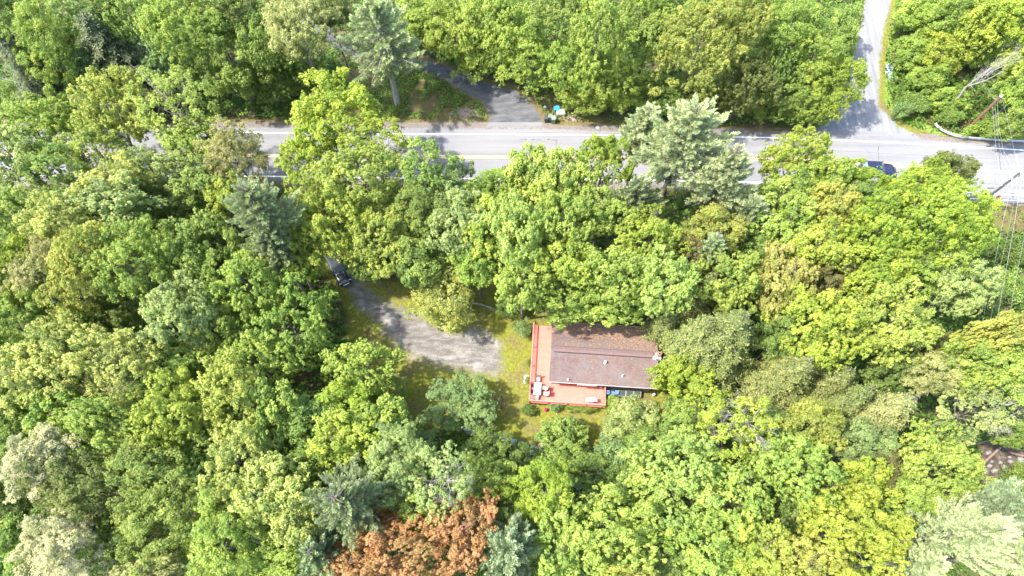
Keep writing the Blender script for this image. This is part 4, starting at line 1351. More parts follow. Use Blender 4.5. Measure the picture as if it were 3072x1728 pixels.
def crown_pine(seed, Rr, C, D):
    """white pine: whorled boughs carrying upturned feathery tufts"""
    r = np.random.RandomState(seed)
    rr = random.Random(seed)
    mb = MB()
    topz = C
    mb.tube([(0, 0, -D), (.1, 0, -D * .5), (0, .1, 0), (0, 0, topz)], .055 * Rr + .1, .04, 7)
    tp, td, tv = [], [], []
    nlev = 13
    for L in range(nlev):
        f = L / (nlev - 1)
        z0 = -C * .85 + f * C * 1.75
        ln = Rr * (1.0 - .80 * max(0, f - .25) / .75) * (.8 + .2 * min(1, f / .25))
        nb = rr.choice([5, 6, 7])
        a0 = rr.uniform(0, 6.28)
        for b in range(nb):
            a = a0 + b * 2 * pi / nb + rr.uniform(-.3, .3)
            l = ln * rr.uniform(.55, 1.1)
            dz = l * (.10 + .55 * f)
            P = [Vector((0, 0, z0)), Vector((cos(a) * l * .5, sin(a) * l * .5, z0 + dz * .3)), Vector((cos(a) * l, sin(a) * l, z0 + dz))]
            mb.tube(P, .05 + .012 * Rr * (1 - f), .02, 4, cap=False)
            k = int(5 + l * 3.2)
            for j in range(k):
                t = .30 + .70 * (j + rr.random()) / k
                side = rr.uniform(-1, 1) * .38 * l * (1.15 - t)
                px = cos(a) * l * t - sin(a) * side
                py = sin(a) * l * t + cos(a) * side
                tp.append((px, py, z0 + dz * t ** 1.5 + rr.uniform(-.15, .25)))
                td.append((cos(a) * .8 - sin(a) * side * .3, sin(a) * .8 + cos(a) * side * .3, .85))
                tv.append(rr.gauss(0, .09))
    tp, td, tv = np.array(tp), unit(np.array(td)), np.array(tv)
    nl = 58
    m = len(tp)
    t = r.uniform(0, 1, (m * nl, 1))
    ax = np.repeat(td, nl, 0)
    off = unit(r.normal(size=(m * nl, 3)))
    lenT = np.repeat(r.uniform(.6, 1.15, m), nl)[:, None]
    lp = np.repeat(tp, nl, 0) + ax * lenT * (t - .4) + off * (.30 * (1.1 - .75 * t)) * r.uniform(.4, 1, (m * nl, 1))
    n = unit(off * .8 + np.array([0, 0, .8]) + r.normal(size=lp.shape) * .3)
    # needle blades along the tuft axis
    t1 = unit(ax * .8 + off * .7)
    t2 = unit(np.cross(t1, n))
    s = r.uniform(.10, .19, (m * nl, 1))
    V = np.stack([lp + t1 * s, lp + t2 * s * .24, lp - t1 * s, lp - t2 * s * .24], 1).reshape(-1, 3)
    me = mesh_np('crown', V, np.arange(4 * m * nl).reshape(-1, 4))
    at = me.attributes.new('v', 'FLOAT', 'FACE')
    v = .45 + np.repeat(tv, nl) + .25 * (t[:, 0] - .4) + r.normal(size=m * nl) * .1
    at.data.foreach_set('value', np.clip(v, 0, 1.3).astype(np.float32))
    me.materials.append(M['needle'])
    return me, proto_mesh(mb, 'trunk', M['bark'])

def crown_hemlock(seed, Rr, C, D):
    """dense cone of drooping flat sprays"""
    r = np.random.RandomState(seed)
    rr = random.Random(seed)
    mb = MB()
    mb.tube([(0, 0, -D), (0, .1, -D * .4), (0, 0, C)], .05 * Rr + .1, .03, 7)
    tp, td, tv = [], [], []
    nlev = 15
    for L in range(nlev):
        f = L / (nlev - 1)
        z0 = -C + f * 2 * C
        ln = Rr * (1.02 - .93 * f ** 1.5)
        nb = max(4, int(9 * (1 - f) + 4))
        a0 = rr.uniform(0, 6.28)
        for b in range(nb):
            a = a0 + b * 2 * pi / nb + rr.uniform(-.25, .25)
            l = ln * rr.uniform(.7, 1.12)
            if b % 3 == 0:
                mb.tube([(0, 0, z0), (cos(a) * l * .6, sin(a) * l * .6, z0 + .05), (cos(a) * l * .9, sin(a) * l * .9, z0 - .15 * l)], .04, .015, 4, cap=False)
            k = int(4 + l * 2.4)
            for j in range(k):
                t = .25 + .75 * (j + rr.random()) / k
                side = rr.uniform(-1, 1) * .34 * l * (1.1 - t * .8)
                tp.append((cos(a) * l * t - sin(a) * side, sin(a) * l * t + cos(a) * side, z0 - .22 * l * t * t + rr.uniform(-.1, .15)))
                td.append((cos(a), sin(a), -.25))
                tv.append(rr.gauss(0, .1) + (t - .6) * .35)
    tp, td, tv = np.array(tp), unit(np.array(td)), np.array(tv)
    nl = 30
    m = len(tp)
    g = r.normal(size=(m * nl, 3)) * np.array([.21, .21, .08])
    ax = np.repeat(td, nl, 0)
    lp = np.repeat(tp, nl, 0) + g + ax * r.uniform(-.3, .35, (m * nl, 1))
    n = np.array([0, 0, 1.0]) + ax * .45 + r.normal(size=lp.shape) * .4
    v = .42 + np.repeat(tv, nl) * 1.4 + r.normal(size=m * nl) * .14
    me = leaf_mesh('crown', lp, n, r.uniform(.10, .18, m * nl), .42, v)
    me.materials.append(M['needle'])
    return me, proto_mesh(mb, 'trunk', M['bark'])

def crown_shrub(seed, Rr, C, D):
    r = np.random.RandomState(seed)
    npf = 22
    dr = unit(r.normal(size=(npf, 3)) + np.array([0, 0, .3]))
    pc = dr * r.uniform(.35, .8, (npf, 1)) * np.array([Rr, Rr, C])
    ns, nl = 16, 12
    sd = unit(r.normal(size=(npf * ns, 3)) + np.repeat(dr, ns, 0) * .6 + np.array([0, 0, .5]))
    sp = np.repeat(pc, ns, 0) + sd * .38 * Rr * r.uniform(.5, 1.1, (npf * ns, 1))
    sv = r.normal(size=npf * ns) * .1 + np.repeat(r.normal(size=npf) * .08, ns)
    lp = np.repeat(sp, nl, 0) + r.normal(size=(npf * ns * nl, 3)) * .085 * Rr
    lp[:, 2] = np.maximum(lp[:, 2], -C * .98)
    n = np.repeat(sd, nl, 0) * .6 + np.array([0, 0, .6]) + r.normal(size=lp.shape) * .5
    me = leaf_mesh('crown', lp, n, r.uniform(.035, .07, len(lp)) * Rr, .6, .45 + np.repeat(sv, nl) + r.normal(size=len(lp)) * .12)
    me.materials.append(M['leaf'])
    mb = MB()
    rr = random.Random(seed)
    for k in range(7):
        p = pc[k]
        mb.tube([(rr.uniform(-.1, .1), rr.uniform(-.1, .1), -D), (p[0] * .4, p[1] * .4, -D * .3), tuple(p)], .05 * Rr, .015 * Rr, 5, cap=False)
    return me, proto_mesh(mb, 'trunk', M['bark'])

def bare_mesh(seed, Rr, depth=4):
    """leafless branching, rooted at the origin and spreading up and out"""
    rr = random.Random(seed)
    mb = MB()
    def grow(p, d, l, rad, k):
        q = p + d * l
        mid = (p + q) / 2 + Vector((rr.uniform(-1, 1), rr.uniform(-1, 1), rr.uniform(-1, 1))) * l * .09
        mb.tube([p, mid, q], rad * .75, rad * .45, 4, cap=False)
        if k == 0:
            return
        for _ in range(rr.choice([2, 3, 3])):
            nd = (d + Vector((rr.uniform(-1, 1), rr.uniform(-1, 1), rr.uniform(-.45, .6))) * .75).normalized()
            grow(q if rr.random() < .7 else mid, nd, l * rr.uniform(.6, .85), rad * .58, k - 1)
    for b in range(6):
        a = b * pi / 3 + rr.uniform(-.4, .4)
        grow(Vector((0, 0, 0)), Vector((cos(a), sin(a), rr.uniform(.15, .7))).normalized(), Rr * .38, .022 * Rr, depth)
    return mb

PROTO = {}
def protos(kind):
    if kind in PROTO:
        return PROTO[kind]
    out = []
    sd = {'M': 100, 'B': 200, 'O': 300, 'P': 400, 'K': 500, 'S': 600}[kind]
    if kind in 'MBO':
        sizes = [(2.6, 2.9, 6.0, 2), (4.2, 4.6, 10.0, 5), (6.0, 6.0, 12.5, 4)]
        if kind == 'O':
            sizes = [(2.6, 2.2, 6.0, 1), (4.4, 3.8, 10.0, 3)]
        for Rr, C, D, nv in sizes:
            for k in range(nv):
                me, tr = crown_broad(sd + len(out), Rr, C, D, kind)
                out.append((Rr, C, D, me, tr))
    elif kind == 'P':
        for Rr, C, D, nv in [(3.0, 4.0, 14.0, 2), (5.0, 5.2, 16.0, 2)]:
            for k in range(nv):
                me, tr = crown_pine(sd + len(out), Rr, C, D)
                out.append((Rr, C, D, me, tr))
    elif kind == 'K':
        for Rr, C, D, nv in [(2.8, 4.5, 8.0, 2), (4.4, 6.0, 10.0, 2)]:
            for k in range(nv):
                me, tr = crown_hemlock(sd + len(out), Rr, C, D)
                out.append((Rr, C, D, me, tr))
    else:
        for k in range(3):
            me, tr = crown_shrub(sd + k, 1.0, .8, .9)
            out.append((1.0, .8, .9, me, tr))
    PROTO[kind] = out
    return out

COL = dict(olivh=(.21, .225, .075), lime=(.265, .35, .07), limeg=(.24, .33, .065), limev=(.23, .325, .045), vivid=(.25, .33, .045), green=(.205, .285, .065), deep=(.145, .21, .05),
           pale=(0.284, 0.354, 0.120), paleyel=(0.345, 0.382, 0.102), brightlime=(0.290, 0.382, 0.090), yel=(.285, .34, .07), yelg=(0.272, 0.338, 0.054), limey=(.28, .345, .05),
           gold=(.315, .34, .07), amber=(.32, .315, .08), mustard=(.275, .30, .065), tan=(.315, .315, .115), olive=(.15, .18, .05), olivg=(.22, .275, .06), cream=(.44, .43, .23),
           orange=(.37, .215, .08), pine=(.275, .33, .16), pinepale=(.345, .41, .205), pineblue=(.24, .305, .16), hem=(.11, .14, .06), bluegreen=(.20, .285, .10), brown=(0.194, 0.180, 0.060))
WORD = dict(M=('maple_tree', 'tree'), B=('broadleaf_tree', 'tree'), O=('open_crowned_tree', 'tree'), P=('pine_tree', 'tree'), K=('hemlock_tree', 'tree'), S=('shrub', 'shrub'))
GROUP = dict(M='maples of the surrounding woods', B='broadleaved trees of the surrounding woods', O='thin crowned trees showing their limbs', P='pines among the broadleaved woods',
             K='hemlocks among the broadleaved woods', S='shrubs around clearing and roadsides')
TREES = """30 60 75 85 17 B deep|dark green tree filling the photo's top left corner
75 190 60 85 17 K hem|dusky grey-green conifer at the left edge above the wires
140 135 72 115 18 B limeg|tall bright lime tree with pale left flank, second from the top left corner
255 25 90 60 18 B pale|light green tree on the top edge left of the dark hemlocks
385 50 85 60 17 M green|mid green tree behind the big dark hemlock at the top edge
345 175 112 125 16 K hem|large dark grey-green hemlock in the upper left woods
235 215 50 65 12 B bluegreen|small bluish green tree tucked between lime tree and big dark hemlock
520 190 80 80 12 M bluegreen|rounded bluish leaved tree right of the big dark hemlock
560 75 120 90 19 M limeg|broad yellow-green tree on the top edge right of the hemlock
690 185 88 108 14 B green|darker green tree above the roadside thicket left of the cream tree
690 30 85 60 18 B olive|olive green tree at the top edge with a few bare twigs
800 110 60 80 16 M green|green tree wedged left of the tall cream-tan tree
895 75 85 100 20 B tan|tall cream-tan tree on the top edge left of the paved drive
905 180 68 62 10 B green|green tree below the cream-tan tree beside the paved drive
815 235 72 62 9 M deep|low dark green tree above the main road's left stretch
990 35 50 50 15 B olive|thin olive tree on the top edge just left of the grey-green pine
1145 115 112 130 19 P pinepale|tall pale grey-green pine with bare pinkish trunk beside the paved drive
940 240 50 30 5 S green|low green bush beneath the cream-tan tree
60 300 75 45 8 B green|low green tree below the wires at the left edge
345 320 95 85 17 M gold|golden yellow tree just right of the wires in the upper left
520 320 115 95 19 O yel|open yellow-green tree with bare limbs showing over the road
110 385 110 70 15 M limeg|lime green tree at the left edge above the hidden road
40 470 80 90 16 M pale|pale green tree at the left edge beside the hidden road
300 450 88 60 15 M yel|yellowish tree overhanging the white line in the upper left
170 510 90 60 15 B green|loose green tree letting grey road show through near the left edge
595 435 76 55 14 M lime|lime tree over the road left of the gold-tan tree
710 475 75 85 17 B tan|gold-tan tree overhanging the road left of the vivid lime tree
480 530 105 58 14 M pale|pale tree hiding the road's lower white line
345 550 65 48 16 M paleyel|pale yellow tree below the hidden road in the upper left
620 555 75 50 15 M green|green tree beneath the gold-tan tree at the road's lower edge
1290 55 75 80 12 B limeg|green tree on the top edge right of the grey-green pine
1232 110 50 60 9 B green|smaller green tree touching the grey-green pine's right side
1365 98 66 92 12 B lime|lime tree overhanging the paved drive from above
1440 165 66 72 9 B limeg|lime tree whose foot meets the bend of the paved drive
1455 45 75 70 14 B lime|lime tree on the top edge above the drive's bend
1530 85 72 78 14 M lime|lime tree on the top edge directly above the blue bin
1015 350 115 95 18 M vivid|vivid lime tree with upright tips standing over the road
1110 430 110 75 17 O vivid|vivid lime tree spreading over the white line left of the open road
930 470 75 80 16 M vivid|vivid lime tree beside the gold-tan tree
1075 530 115 80 19 M yel|yellow-green tree hiding the road left of the shaded lane
1275 498 66 60 18 O green|green tree whose right edge meets the shaded lane
1375 525 40 40 13 O bluegreen|small bluish tree at the very edge of the shaded lane
1330 590 75 50 15 B pale|pale green tree just below the shaded lane
1588 178 72 82 11 B lime|lime tree left of the blue bin above the paved drive
1690 50 80 60 18 M green|mid green tree on the top edge above the tall lime tree
1800 90 75 85 20 M lime|tall lime tree with pointed top near the top edge's middle
1725 190 74 78 13 B limeg|green-lime tree above the trash carts
1825 245 90 82 11 B lime|round lime tree between the trash carts and the big mustard tree
1760 292 74 44 7 B lime|low lime tree overhanging the blue bin and trash carts
2090 140 130 120 19 M mustard|biggest mustard yellow tree above the main road
2210 60 90 70 19 M mustard|mustard yellow tree at the top edge right of the biggest mustard one
1965 30 85 60 18 M lime|lime tree on the top edge left of the mustard trees
1920 110 60 60 15 M green|green tree squeezed between tall lime and biggest mustard tree
1985 290 80 48 8 B green|green tree under the mustard tree's lower left
2240 250 80 78 12 M olive|olive-yellow tree below the mustard trees above the road
2110 300 80 44 7 B olive|low olive tree under the biggest mustard tree near a pale trunk
2050 435 150 120 25 P pinepale|huge pale grey-green pine standing across the main road
1930 400 60 75 20 P pinepale|pale pine leaning over the upper white line, left of the huge pine
2170 530 95 85 22 P pinepale|pale grey-green pine just right of and below the huge pine
1810 485 75 70 16 M vivid|vivid yellow-lime tree at the road's edge left of the huge pine
1600 535 65 75 17 M lime|lime tree poking into the road's lower lane near its middle
1700 550 62 75 18 M lime|light lime tree with pointed tips left of the vivid one by the huge pine
1500 570 70 50 15 B limeg|green-lime tree just below the road's lower white line
2370 85 92 85 16 B limeg|light green tree on the top edge left of the side road
2310 190 62 78 12 M green|green tree between the mustard trees and the side road woods
2435 170 72 78 13 B limeg|soft green tree second from the side road
2528 85 34 66 8 B green|narrow green tree along the side road's left edge
2500 255 80 72 11 B yelg|yellow-green tree bulging over the side road's mouth
2365 300 80 58 9 B green|green tree above the road left of the side road's mouth
2450 330 52 34 7 B limeg|low light green tree at the corner of side road and main road
2755 50 65 52 7 B lime|light green thicket tree at the side road's upper right
2850 60 65 55 9 B limeg|green tree on the top edge right of the side road
2950 70 60 60 11 M yelg|yellow-green tree on the top edge near the right corner
3045 60 55 70 13 M vivid|vivid lime tree in the photo's top right corner
2740 155 50 48 5 B limeg|green bushy tree beside the side road above the blue puddle
2830 160 70 55 7 B yelg|yellow-green bushy tree above the fallen grey tree
2935 150 55 45 6 B lime|light green tree above the dead grey tree's tips
3055 190 48 50 9 M yelg|yellow-green tree at the right edge below the corner tree
2780 240 50 38 4.5 B limeg|low green bushy tree right of the blue puddle
2845 300 48 34 4 B lime|low lime bush tree left of the brown utility pole
3050 285 42 50 8 M lime|lime tree at the right edge beside the pole's top
3040 375 50 40 7 B green|green bushy tree at the right edge above the long guardrail
2745 312 52 32 3 S green|green shrub at the side road's mouth, right side
2705 335 30 20 3 S bluegreen|small blue-green shrub at the junction's right corner
2960 390 60 28 3 S limeg|lime shrub row end behind the long guardrail
2850 350 40 22 3 S green|green shrub behind the guardrail's curled end
2385 490 95 78 17 M yelg|yellow-green tree at the road right of the huge pine
2475 545 60 45 15 M limeg|lime tree just left of the navy car's tree
2555 545 65 42 13 M limev|lime tree whose leaves cover the navy car's tail
2655 572 40 30 10 B limev|small lime tree under the navy car's front
2760 560 85 50 15 M vivid|vivid lime tree below the small olive roadside tree
2835 518 70 50 11 B olive|small olive tree reaching over the yellow centre line
55 640 85 65 16 M green|green tree at the left edge a third of the way down
200 670 95 65 18 M paleyel|pale yellow tree a third down near the left edge
330 620 90 55 17 M pale|pale green tree right of the pale yellow one near the left
470 630 90 55 11 B deep|low dark green tree in the shaded gap left of the grey pine
600 650 75 60 11 B deep|low dark tree in the shadow beside the grey pine
785 640 100 105 22 P pine|grey-green pine halfway between left edge and gravel drive
820 745 60 60 17 P pine|smaller grey pine touching the grey-green pine's foot
700 590 55 50 15 M yelg|yellow-green tree touching the grey pine's upper left
35 820 60 110 17 M yelg|yellow-green tree on the left edge halfway down
135 830 75 95 17 B tan|cream-tan leaved tree near the left edge halfway down
250 810 80 110 19 M gold|golden-lime tree right of the cream-tan one
410 790 110 120 19 M lime|big lime tree in the left woods right of the golden-lime one
590 770 110 100 15 M green|mid green tree shaded beside the big lime tree
330 950 80 50 10 B deep|low dark tree in the gap under the big lime tree
540 950 85 85 18 M pale|pale green rounded tree below the shaded mid green one
60 980 90 80 17 M limeg|green-yellow tree on the left edge just below the middle
175 985 65 50 13 B green|green tree below the cream-tan leaved one
250 1070 120 90 18 M paleyel|pale yellow crown left of centre in the lower left woods
390 1090 85 85 18 O paleyel|open pale tree with a forked bare trunk, left woods
110 1130 80 75 17 M paleyel|pale yellow-green tree near the left edge, two thirds down
500 1110 85 65 14 B green|mid green tree right of the forked open tree
735 850 88 82 16 M lime|light lime tree left of the parked black vehicle
650 1000 70 90 14 M lime|lime tree left of the big mid green crown
872 768 88 68 14 M yelg|yellow-green tree hiding the black vehicle's left side
875 985 122 122 14 M limeg|big mid green crown left of the gravel drive
760 1090 100 75 14 M lime|lime crown under the big mid green one
985 665 108 104 17 M yelg|large yellow-green tree above the black vehicle
1165 722 80 90 15 M yel|golden-green tree right of the black vehicle
1095 800 38 34 9 B green|green tree brushing the black vehicle's right side
1265 640 75 70 16 B green|green tree between golden-green and pale trees below the road
1385 680 80 75 17 M pale|pale green tree centred below the shaded lane
1250 790 60 60 13 B green|green tree behind the thin cream-lime tree
1330 885 84 88 10 B paleyel|thin cream-lime tree overhanging the gravel drive
1430 790 55 58 13 B limeg|green-lime tree right of the thin tree over the drive
1480 690 65 75 17 M yelg|yellow-green tree left of the brightest pale lime crown
1085 1105 85 72 12 M lime|lime tree at the gravel drive's lower left edge
1150 1180 52 38 7 B green|green tree on the lawn's left edge
1545 690 72 90 20 M brightlime|brightest pale lime crown in the photo's middle
1680 660 75 80 19 M lime|lime tree right of the brightest pale lime crown
1800 650 70 60 17 M limeg|lime tree under the huge pine's left side
1945 725 90 72 18 M yelg|round yellow-lime tree below the huge pine
1570 840 76 72 16 M lime|lime tree above the deck's upper left corner
1690 790 80 65 17 M yelg|yellow-green tree centred above the house
1722 915 78 52 12 M limeg|green tree overlapping the roof's upper left edge
1850 830 85 70 18 M lime|lime tree above the roof, middle
1845 930 72 36 12 M lime|lime tree overhanging the roof's upper middle edge
2000 850 80 75 19 M brightlime|pale lime tree above the roof's right end
2080 770 60 60 15 B brown|brown-olive tree in shadow below the huge pine
2105 880 60 60 14 K olive|olive hemlock between the two lime trees right of the house
2185 855 80 80 17 M lime|lime tree amid dark hemlocks upper right of the house
1995 985 62 42 10 K olive|olive hemlock drooping over the roof's right end
2175 1010 100 100 18 K olive|large olive hemlock right of the house
2090 1010 65 70 15 K olive|olive hemlock directly beside the chimney
2050 1125 72 56 10 M vivid|vivid green tree hiding the roof's right edge
2145 690 70 60 17 B mustard|mustard tree right of and below the huge pine
2235 660 70 60 17 P pine|grey pine right of the mustard one below the huge pine
1900 600 75 50 18 P pine|grey pine under the huge pine's lower left
2130 750 45 38 17 P pinepale|small pale pine below the mustard tree
2260 780 60 60 14 B green|green tree left of the orange-gold one
2350 600 75 65 17 M limeg|green tree under the yellow-green roadside one, right half
2335 700 70 60 16 M lime|lime tree above the orange-gold one
2495 620 55 52 17 M gold|pale gold tree in the right woods left of the huge lime crown
2580 610 65 50 14 B deep|dark green tree between pale gold and huge lime crowns
2800 665 140 115 20 M vivid|huge vivid lime crown left of the power lines
2895 665 52 48 15 M vivid|vivid lime tree beneath the leaning pole's foot
2610 715 95 70 18 M vivid|vivid lime crown left of the huge lime one
2450 745 70 62 18 M yelg|pale lime tree above the brown-olive one, right woods
2345 840 60 85 17 M amber|orange-gold tree in the right woods
2475 835 62 55 15 B brown|brown-olive tree right of the orange-gold one
2620 825 85 62 17 M vivid|vivid lime crown below the left neighbour of the huge one
2735 800 60 65 13 M limeg|green tree under the huge lime crown
2885 855 75 75 15 M pale|pale green tree beside the power lines
2465 985 105 95 19 M limey|broad lime-yellow tree right of the large olive hemlock
2665 975 110 95 19 M yel|broad yellow tree in the right woods, paler than its left twin
2350 1000 60 70 14 B deep|dark tree in shade left of the broad lime-yellow one
3000 1010 95 50 17 M gold|golden topped tree where the power lines disappear
2930 1110 100 65 17 M lime|lime tree at the right, beneath the golden topped one
3050 1120 60 80 17 M limeg|lime tree on the right edge two thirds down
2765 1030 50 38 12 B brown|brown-olive tree under the broad yellow one
2790 1120 62 55 15 B tan|tan tree left of the lime one near the right edge
2680 1120 75 50 13 B deep|deep green tree above the tan-olive hemlock on the right
2365 1130 85 85 16 K olive|olive hemlock below the broad lime-yellow tree
2490 1150 60 60 14 K olive|olive hemlock left of the deep green tree on the right
30 1210 55 80 15 B green|green tree on the left edge three quarters down
310 1290 135 78 17 M limeg|wide green crown in the lower left woods
520 1240 85 90 18 M yelg|yellow-lime tree right of the wide green crown
160 1230 65 55 15 M limeg|green-lime tree left of the wide green crown
125 1385 80 72 18 B cream|creamy white blossoming tree near the left edge
50 1330 60 50 14 B green|green tree left of the creamy white one
225 1460 105 85 18 B olive|olive-lime rounded tree right of the creamy white one
440 1410 90 70 17 B olivg|olive green tree below the wide green crown
500 1550 130 120 18 B olivg|large olive green crown in the bottom left woods
195 1640 95 95 18 B cream|large cream tree by the bottom left corner with grey bare branches
345 1640 80 85 14 B green|green tree right of the large cream one
30 1500 60 95 15 B deep|dark green tree on the left edge near the bottom
50 1650 70 90 16 B green|green tree in the photo's bottom left corner
460 1715 75 35 16 M tan|cream-tan treetop on the bottom edge, left part
600 1440 70 80 14 B green|mid green tree right of the olive green ones
700 1190 95 90 18 M yel|yellow tree left of the vivid green sapling
730 1380 90 95 18 M paleyel|pale yellow-lime tree below the yellow one
610 1340 60 50 13 B green|green tree between yellow-lime and pale yellow-lime trees
700 1610 125 115 18 B lime|big soft lime tree on the bottom edge left of the pines
820 1250 65 90 16 M limeg|lime tree right of the yellow one, lower left woods
920 1280 75 80 14 B green|shaded green tree left of the vivid sapling
1030 1210 65 55 12 B vivid|vivid green sapling left of the lawn's lower edge
1045 1320 80 65 16 M yelg|yellow-green tree below the vivid sapling
960 1380 75 55 14 B limeg|green tree upper left of the bottom grey pine
1150 1280 70 65 14 M limeg|lime tree at the lawn's lower left
1190 1400 90 90 18 B pale|pale lime tree right of the bottom grey pine
845 1480 85 80 18 M paleyel|pale yellow tree left of the bottom grey pine
1040 1510 100 110 22 P pine|large grey-green pine at the bottom left of centre
960 1660 65 75 18 P pine|grey-green pine on the bottom edge left of the orange tree
890 1570 50 58 18 M paleyel|pale yellow treetop against the large bottom pine
850 1690 80 50 15 B limeg|lime tree on the bottom edge left of the pines' foot
1210 1655 150 100 18 M orange|largest orange-red maple on the bottom edge
1390 1590 80 85 17 M orange|smaller orange-brown maple right of the largest one
1125 1580 55 55 14 M orange|small orange maple left of the birch above the largest one
1065 1690 75 55 16 M orange|orange maple at the bottom edge against the pines
1320 1440 85 90 19 O pale|pale green birch with white limbs above the orange maples
1250 1530 50 45 16 O lime|light birch crown overlapping the largest orange maple
1460 1440 70 60 13 B limeg|green tree right of the white-limbed birch
1385 1212 92 80 6.5 B bluegreen|round blue-green tree standing alone on the lawn
1465 1340 60 45 7 B deep|dark green bush tree by the brook
1270 1325 44 34 6 O bluegreen|small blue-green tree by the brook's left end
1520 1530 80 85 12 B deep|dark green tree right of the orange maples
1525 1650 80 95 19 P pineblue|blue-green pine on the bottom edge right of the orange maples
1565 1400 55 60 6 B deep|dark tree beside the brook's pink stones
1690 1310 62 52 5 M green|rounded green bush tree at the lawn's lower edge
1685 1395 62 48 6 B green|green bush tree just below the rounded lawn one
1630 1480 90 85 16 B vivid|vivid green tree below the lawn bushes
1800 1420 75 50 7 B deep|dark green low tree at the lawn's lower tip
1895 1258 66 56 8 B pale|pale silvery green tree just below the house
1950 1320 65 50 8 B green|green tree below the pale silvery one
1860 1360 60 60 7 B bluegreen|bluish tree on the lawn's lower right edge
1910 1430 50 50 9 B deep|dark tree left of the big pale lime crown
2060 1260 75 60 9 B green|green tree right of the pale silvery one
2190 1270 115 95 18 O limey|yellow-lime tree with drooping arms and bare tips
2300 1300 60 65 14 B green|green tree right of the drooping armed one
2040 1440 130 110 18 M brightlime|big pale lime crown below the drooping armed tree
1830 1595 135 105 18 M lime|broad lime tree on the bottom middle edge
1690 1630 75 90 16 M limeg|lime tree between the blue-green pine and the broad lime one
2210 1500 85 90 17 M limeg|green-lime tree right of the big pale lime crown
2120 1640 100 85 17 M lime|lime tree on the bottom edge right of the broad one
2000 1680 60 50 13 B deep|dark gap tree on the bottom edge between lime ones
1890 1725 60 25 16 M gold|golden treetop on the bottom edge, middle
2270 1660 75 75 17 M yelg|yellow-green tree on the bottom edge left of the vivid spiky one
2435 1275 70 62 16 B gold|yellow tree in the lower right woods
2385 1400 100 90 18 M lime|lime tree under the yellow one, lower right
2655 1235 70 72 16 K olivh|tan-olive hemlock in the lower right woods
2550 1200 60 55 14 K olive|olive hemlock left of the tan one
2585 1325 75 55 14 B bluegreen|fresh blue-green tree below the tan-olive hemlock
2645 1400 45 42 13 B brown|small brown-olive conifer left of the round lime tree
2585 1435 60 50 15 M vivid|vivid yellow-lime tree left of the small brown conifer
2810 1395 105 90 17 M lime|round lime tree left of the rocky brown bank
2720 1500 80 55 14 B limeg|green tree below the round lime one
2925 1235 105 85 15 O pale|pale tree with many bare white branches, right side
3040 1300 55 35 9 B limeg|lime tree on the right edge above the rocky bank
2550 1590 140 110 19 M limey|large yellow-lime tree with slanting tips, bottom right
2400 1680 85 60 17 M gold|golden tree on the bottom edge left of the large yellow-lime one
2330 1560 60 60 13 B deep|dark green tree in shade, bottom right woods
2900 1600 130 100 21 P pinepale|large pale grey pine in the bottom right corner
3020 1520 75 75 20 P pineblue|blue-grey pine on the right edge near the bottom
3050 1670 65 65 19 P pinepale|pale pine treetop in the very bottom right corner
2760 1690 60 60 16 P pinepale|pale grey pine on the bottom edge, left of the corner pines
3055 1425 35 32 5 S green|dark green shrub on the rocky bank by the right edge
2960 900 40 50 4 S deep|dark green shrub under the power lines
3040 760 40 40 4 S deep|dark shrub at the right edge under the power lines
3030 860 40 50 4 S green|green shrub on the right edge below the power lines
1668 1218 20 16 1.4 S bluegreen|small dark shrub at the deck's lower left corner
1585 1230 22 16 1.6 S deep|dark bluish shrub just outside the deck's lower left
1568 985 24 26 2.4 S bluegreen|blue-green shrub at the deck's upper left corner
1588 1090 10 14 1.2 S green|small light shrub against the deck's left rail
1583 1142 9 12 1.1 S green|small dark green shrub lower on the deck's left side
1720 1225 22 11 1.2 S limeg|leafy lime shrub below the deck's lower rail, left one
1760 1228 26 11 1.3 S limeg|leafy lime shrub below the deck's lower rail, right one
1840 1215 30 25 2.5 S limeg|light green shrub just right of the deck
1535 920 40 25 4 B deep|dark green shrubby tree at the clearing's upper right"""
def clear_base(x, y):
    """roots stay off the roads: slide the foot of the tree to the nearest verge"""
    p = np.array([[x, y]])
    for poly, m in ((ROAD, 1.2), (SIDE, .8), (DRV, .8), (GRAVEL, .6)):
        d = signed_dist(p, poly)[0]
        if d > -m:
            best = None
            for k in range(48):
                a = k * pi / 24
                for s in np.arange(.4, 12, .4):
                    q = np.array([[x + s * cos(a), y + s * sin(a)]])
                    if best and s >= best[0]:
                        break
                    if all(signed_dist(q, pl)[0] < -mm for pl, mm in ((ROAD, 1.2), (SIDE, .8), (DRV, .8), (GRAVEL, .6))):
                        best = (s, q[0, 0], q[0, 1])
                        break
            if best:
                return best[1], best[2]
    return x, y
rt = random.Random(77)
last = {}
BARES = {}
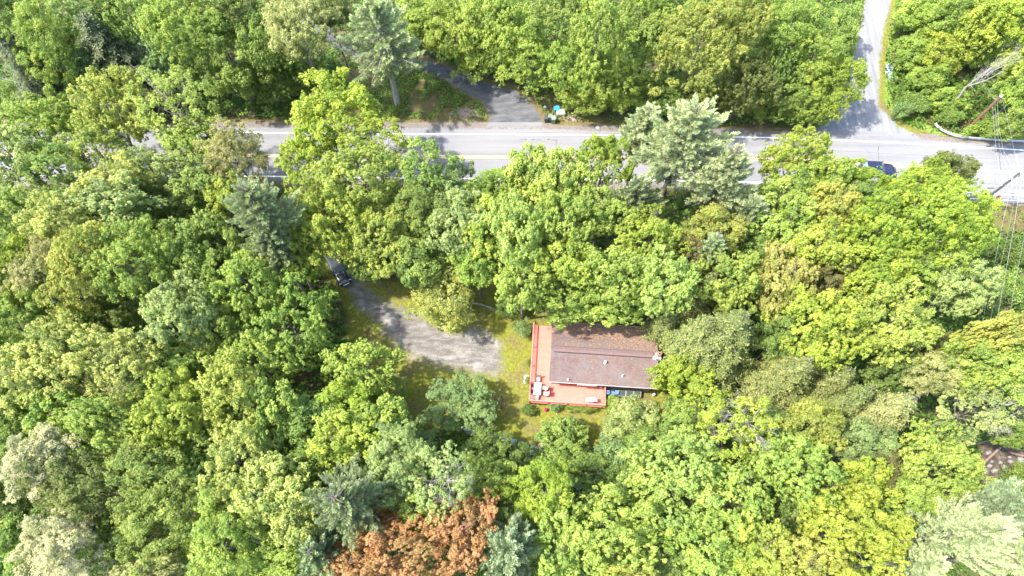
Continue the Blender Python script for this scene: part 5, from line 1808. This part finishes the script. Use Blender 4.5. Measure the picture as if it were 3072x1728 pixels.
for ln_ in TREES.strip().split('\n'):
    spec, label = ln_.split('|')
    cx, cy, rx, ry, h, kind, colk = spec.split()
    cx, cy, rx, ry, h = map(float, (cx, cy, rx, ry, h))
    pr = protos(kind)
    # crown's vertical half size follows its width
    guess = h * .68
    a = rx * mpp(cx, cy, guess) * 1.22
    b = ry * mpp(cx, cy, guess) * (1.22 - .10 * max(0, (864 - cy) / 864))
    rm = sqrt(a * b)
    sizes = sorted({p[0] for p in pr}, key=lambda s: abs(math.log(s / rm)))
    cand = [i for i, p in enumerate(pr) if p[0] == sizes[0]]
    k = cand[last.get((kind, sizes[0]), rt.randint(0, 9)) % len(cand)]
    last[(kind, sizes[0])] = k + 1 - cand[0] if k + 1 in cand else 0
    Rr, C, D, me_c, me_t = pr[k]
    sz = (rm / Rr) ** .8
    Cw = C * sz
    if kind == 'S':
        sz = h / 1.7
        Cw = .8 * sz
        hc = .9 * sz
        sx, sy = a / 1.05, b / 1.05
        st = 1.0 * sz
    else:
        if Cw > h * .46:
            sz *= h * .46 / Cw
            Cw = h * .46
        hc = h - Cw
        sx, sy = a / Rr, b / Rr
        st = hc / D
    g = G(cx, cy, hc)
    nm, cat = WORD[kind]
    bx, by = clear_base(g.x, g.y)
    off = Vector((g.x - bx, g.y - by, hc))
    root = thing(nm, label, cat, (bx, by, 0), 0.0, GROUP[kind])
    rz = rt.uniform(0, 2 * pi) if abs(sx / sy - 1) < .12 else rt.choice([0, pi]) + rt.uniform(-.25, .25)
    tr = link(bpy.data.objects.new('trunk', me_t))
    tr.parent = root
    tr.location = off
    tr.rotation_euler = (off.to_track_quat('Z', 'Y').to_matrix() @ Matrix.Rotation(rz, 3, 'Z')).to_euler() if off.xy.length > .05 else (0, 0, rz)
    tr.scale = (sx, sy, off.length / D if kind != 'S' else st)
    if 'pinkish trunk' in label:
        tr.material_slots[0].link = 'OBJECT'
        tr.material_slots[0].material = M['bare']
    cr = link(bpy.data.objects.new('crown', me_c))
    cr.parent = root
    cr.location = off
    cr.rotation_euler = (0, 0, rz)
    cr.scale = (sx, sy, sz)
    c = COL[colk]
    j = rt.uniform(.93, 1.08)
    cr.color = (c[0] * j * rt.uniform(.95, 1.05), c[1] * j, c[2] * j, 1)
    if any(q in label for q in ('bare white', 'grey bare', 'white limbs', 'bare tips')):
        if 'b' not in BARES:
            BARES['b'] = proto_mesh(bare_mesh(9, 4.0), 'bare_branches', M['bare'])
        bb = link(bpy.data.objects.new('bare_branches', BARES['b']))
        bb.parent = root
        bb.location = off + Vector((.25 * a, -.05 * b, Cw * .35))
        bb.scale = (a / 5.6, b / 5.6, Cw / 5.6)
        bb.rotation_euler = (0, 0, rt.uniform(0, 6))
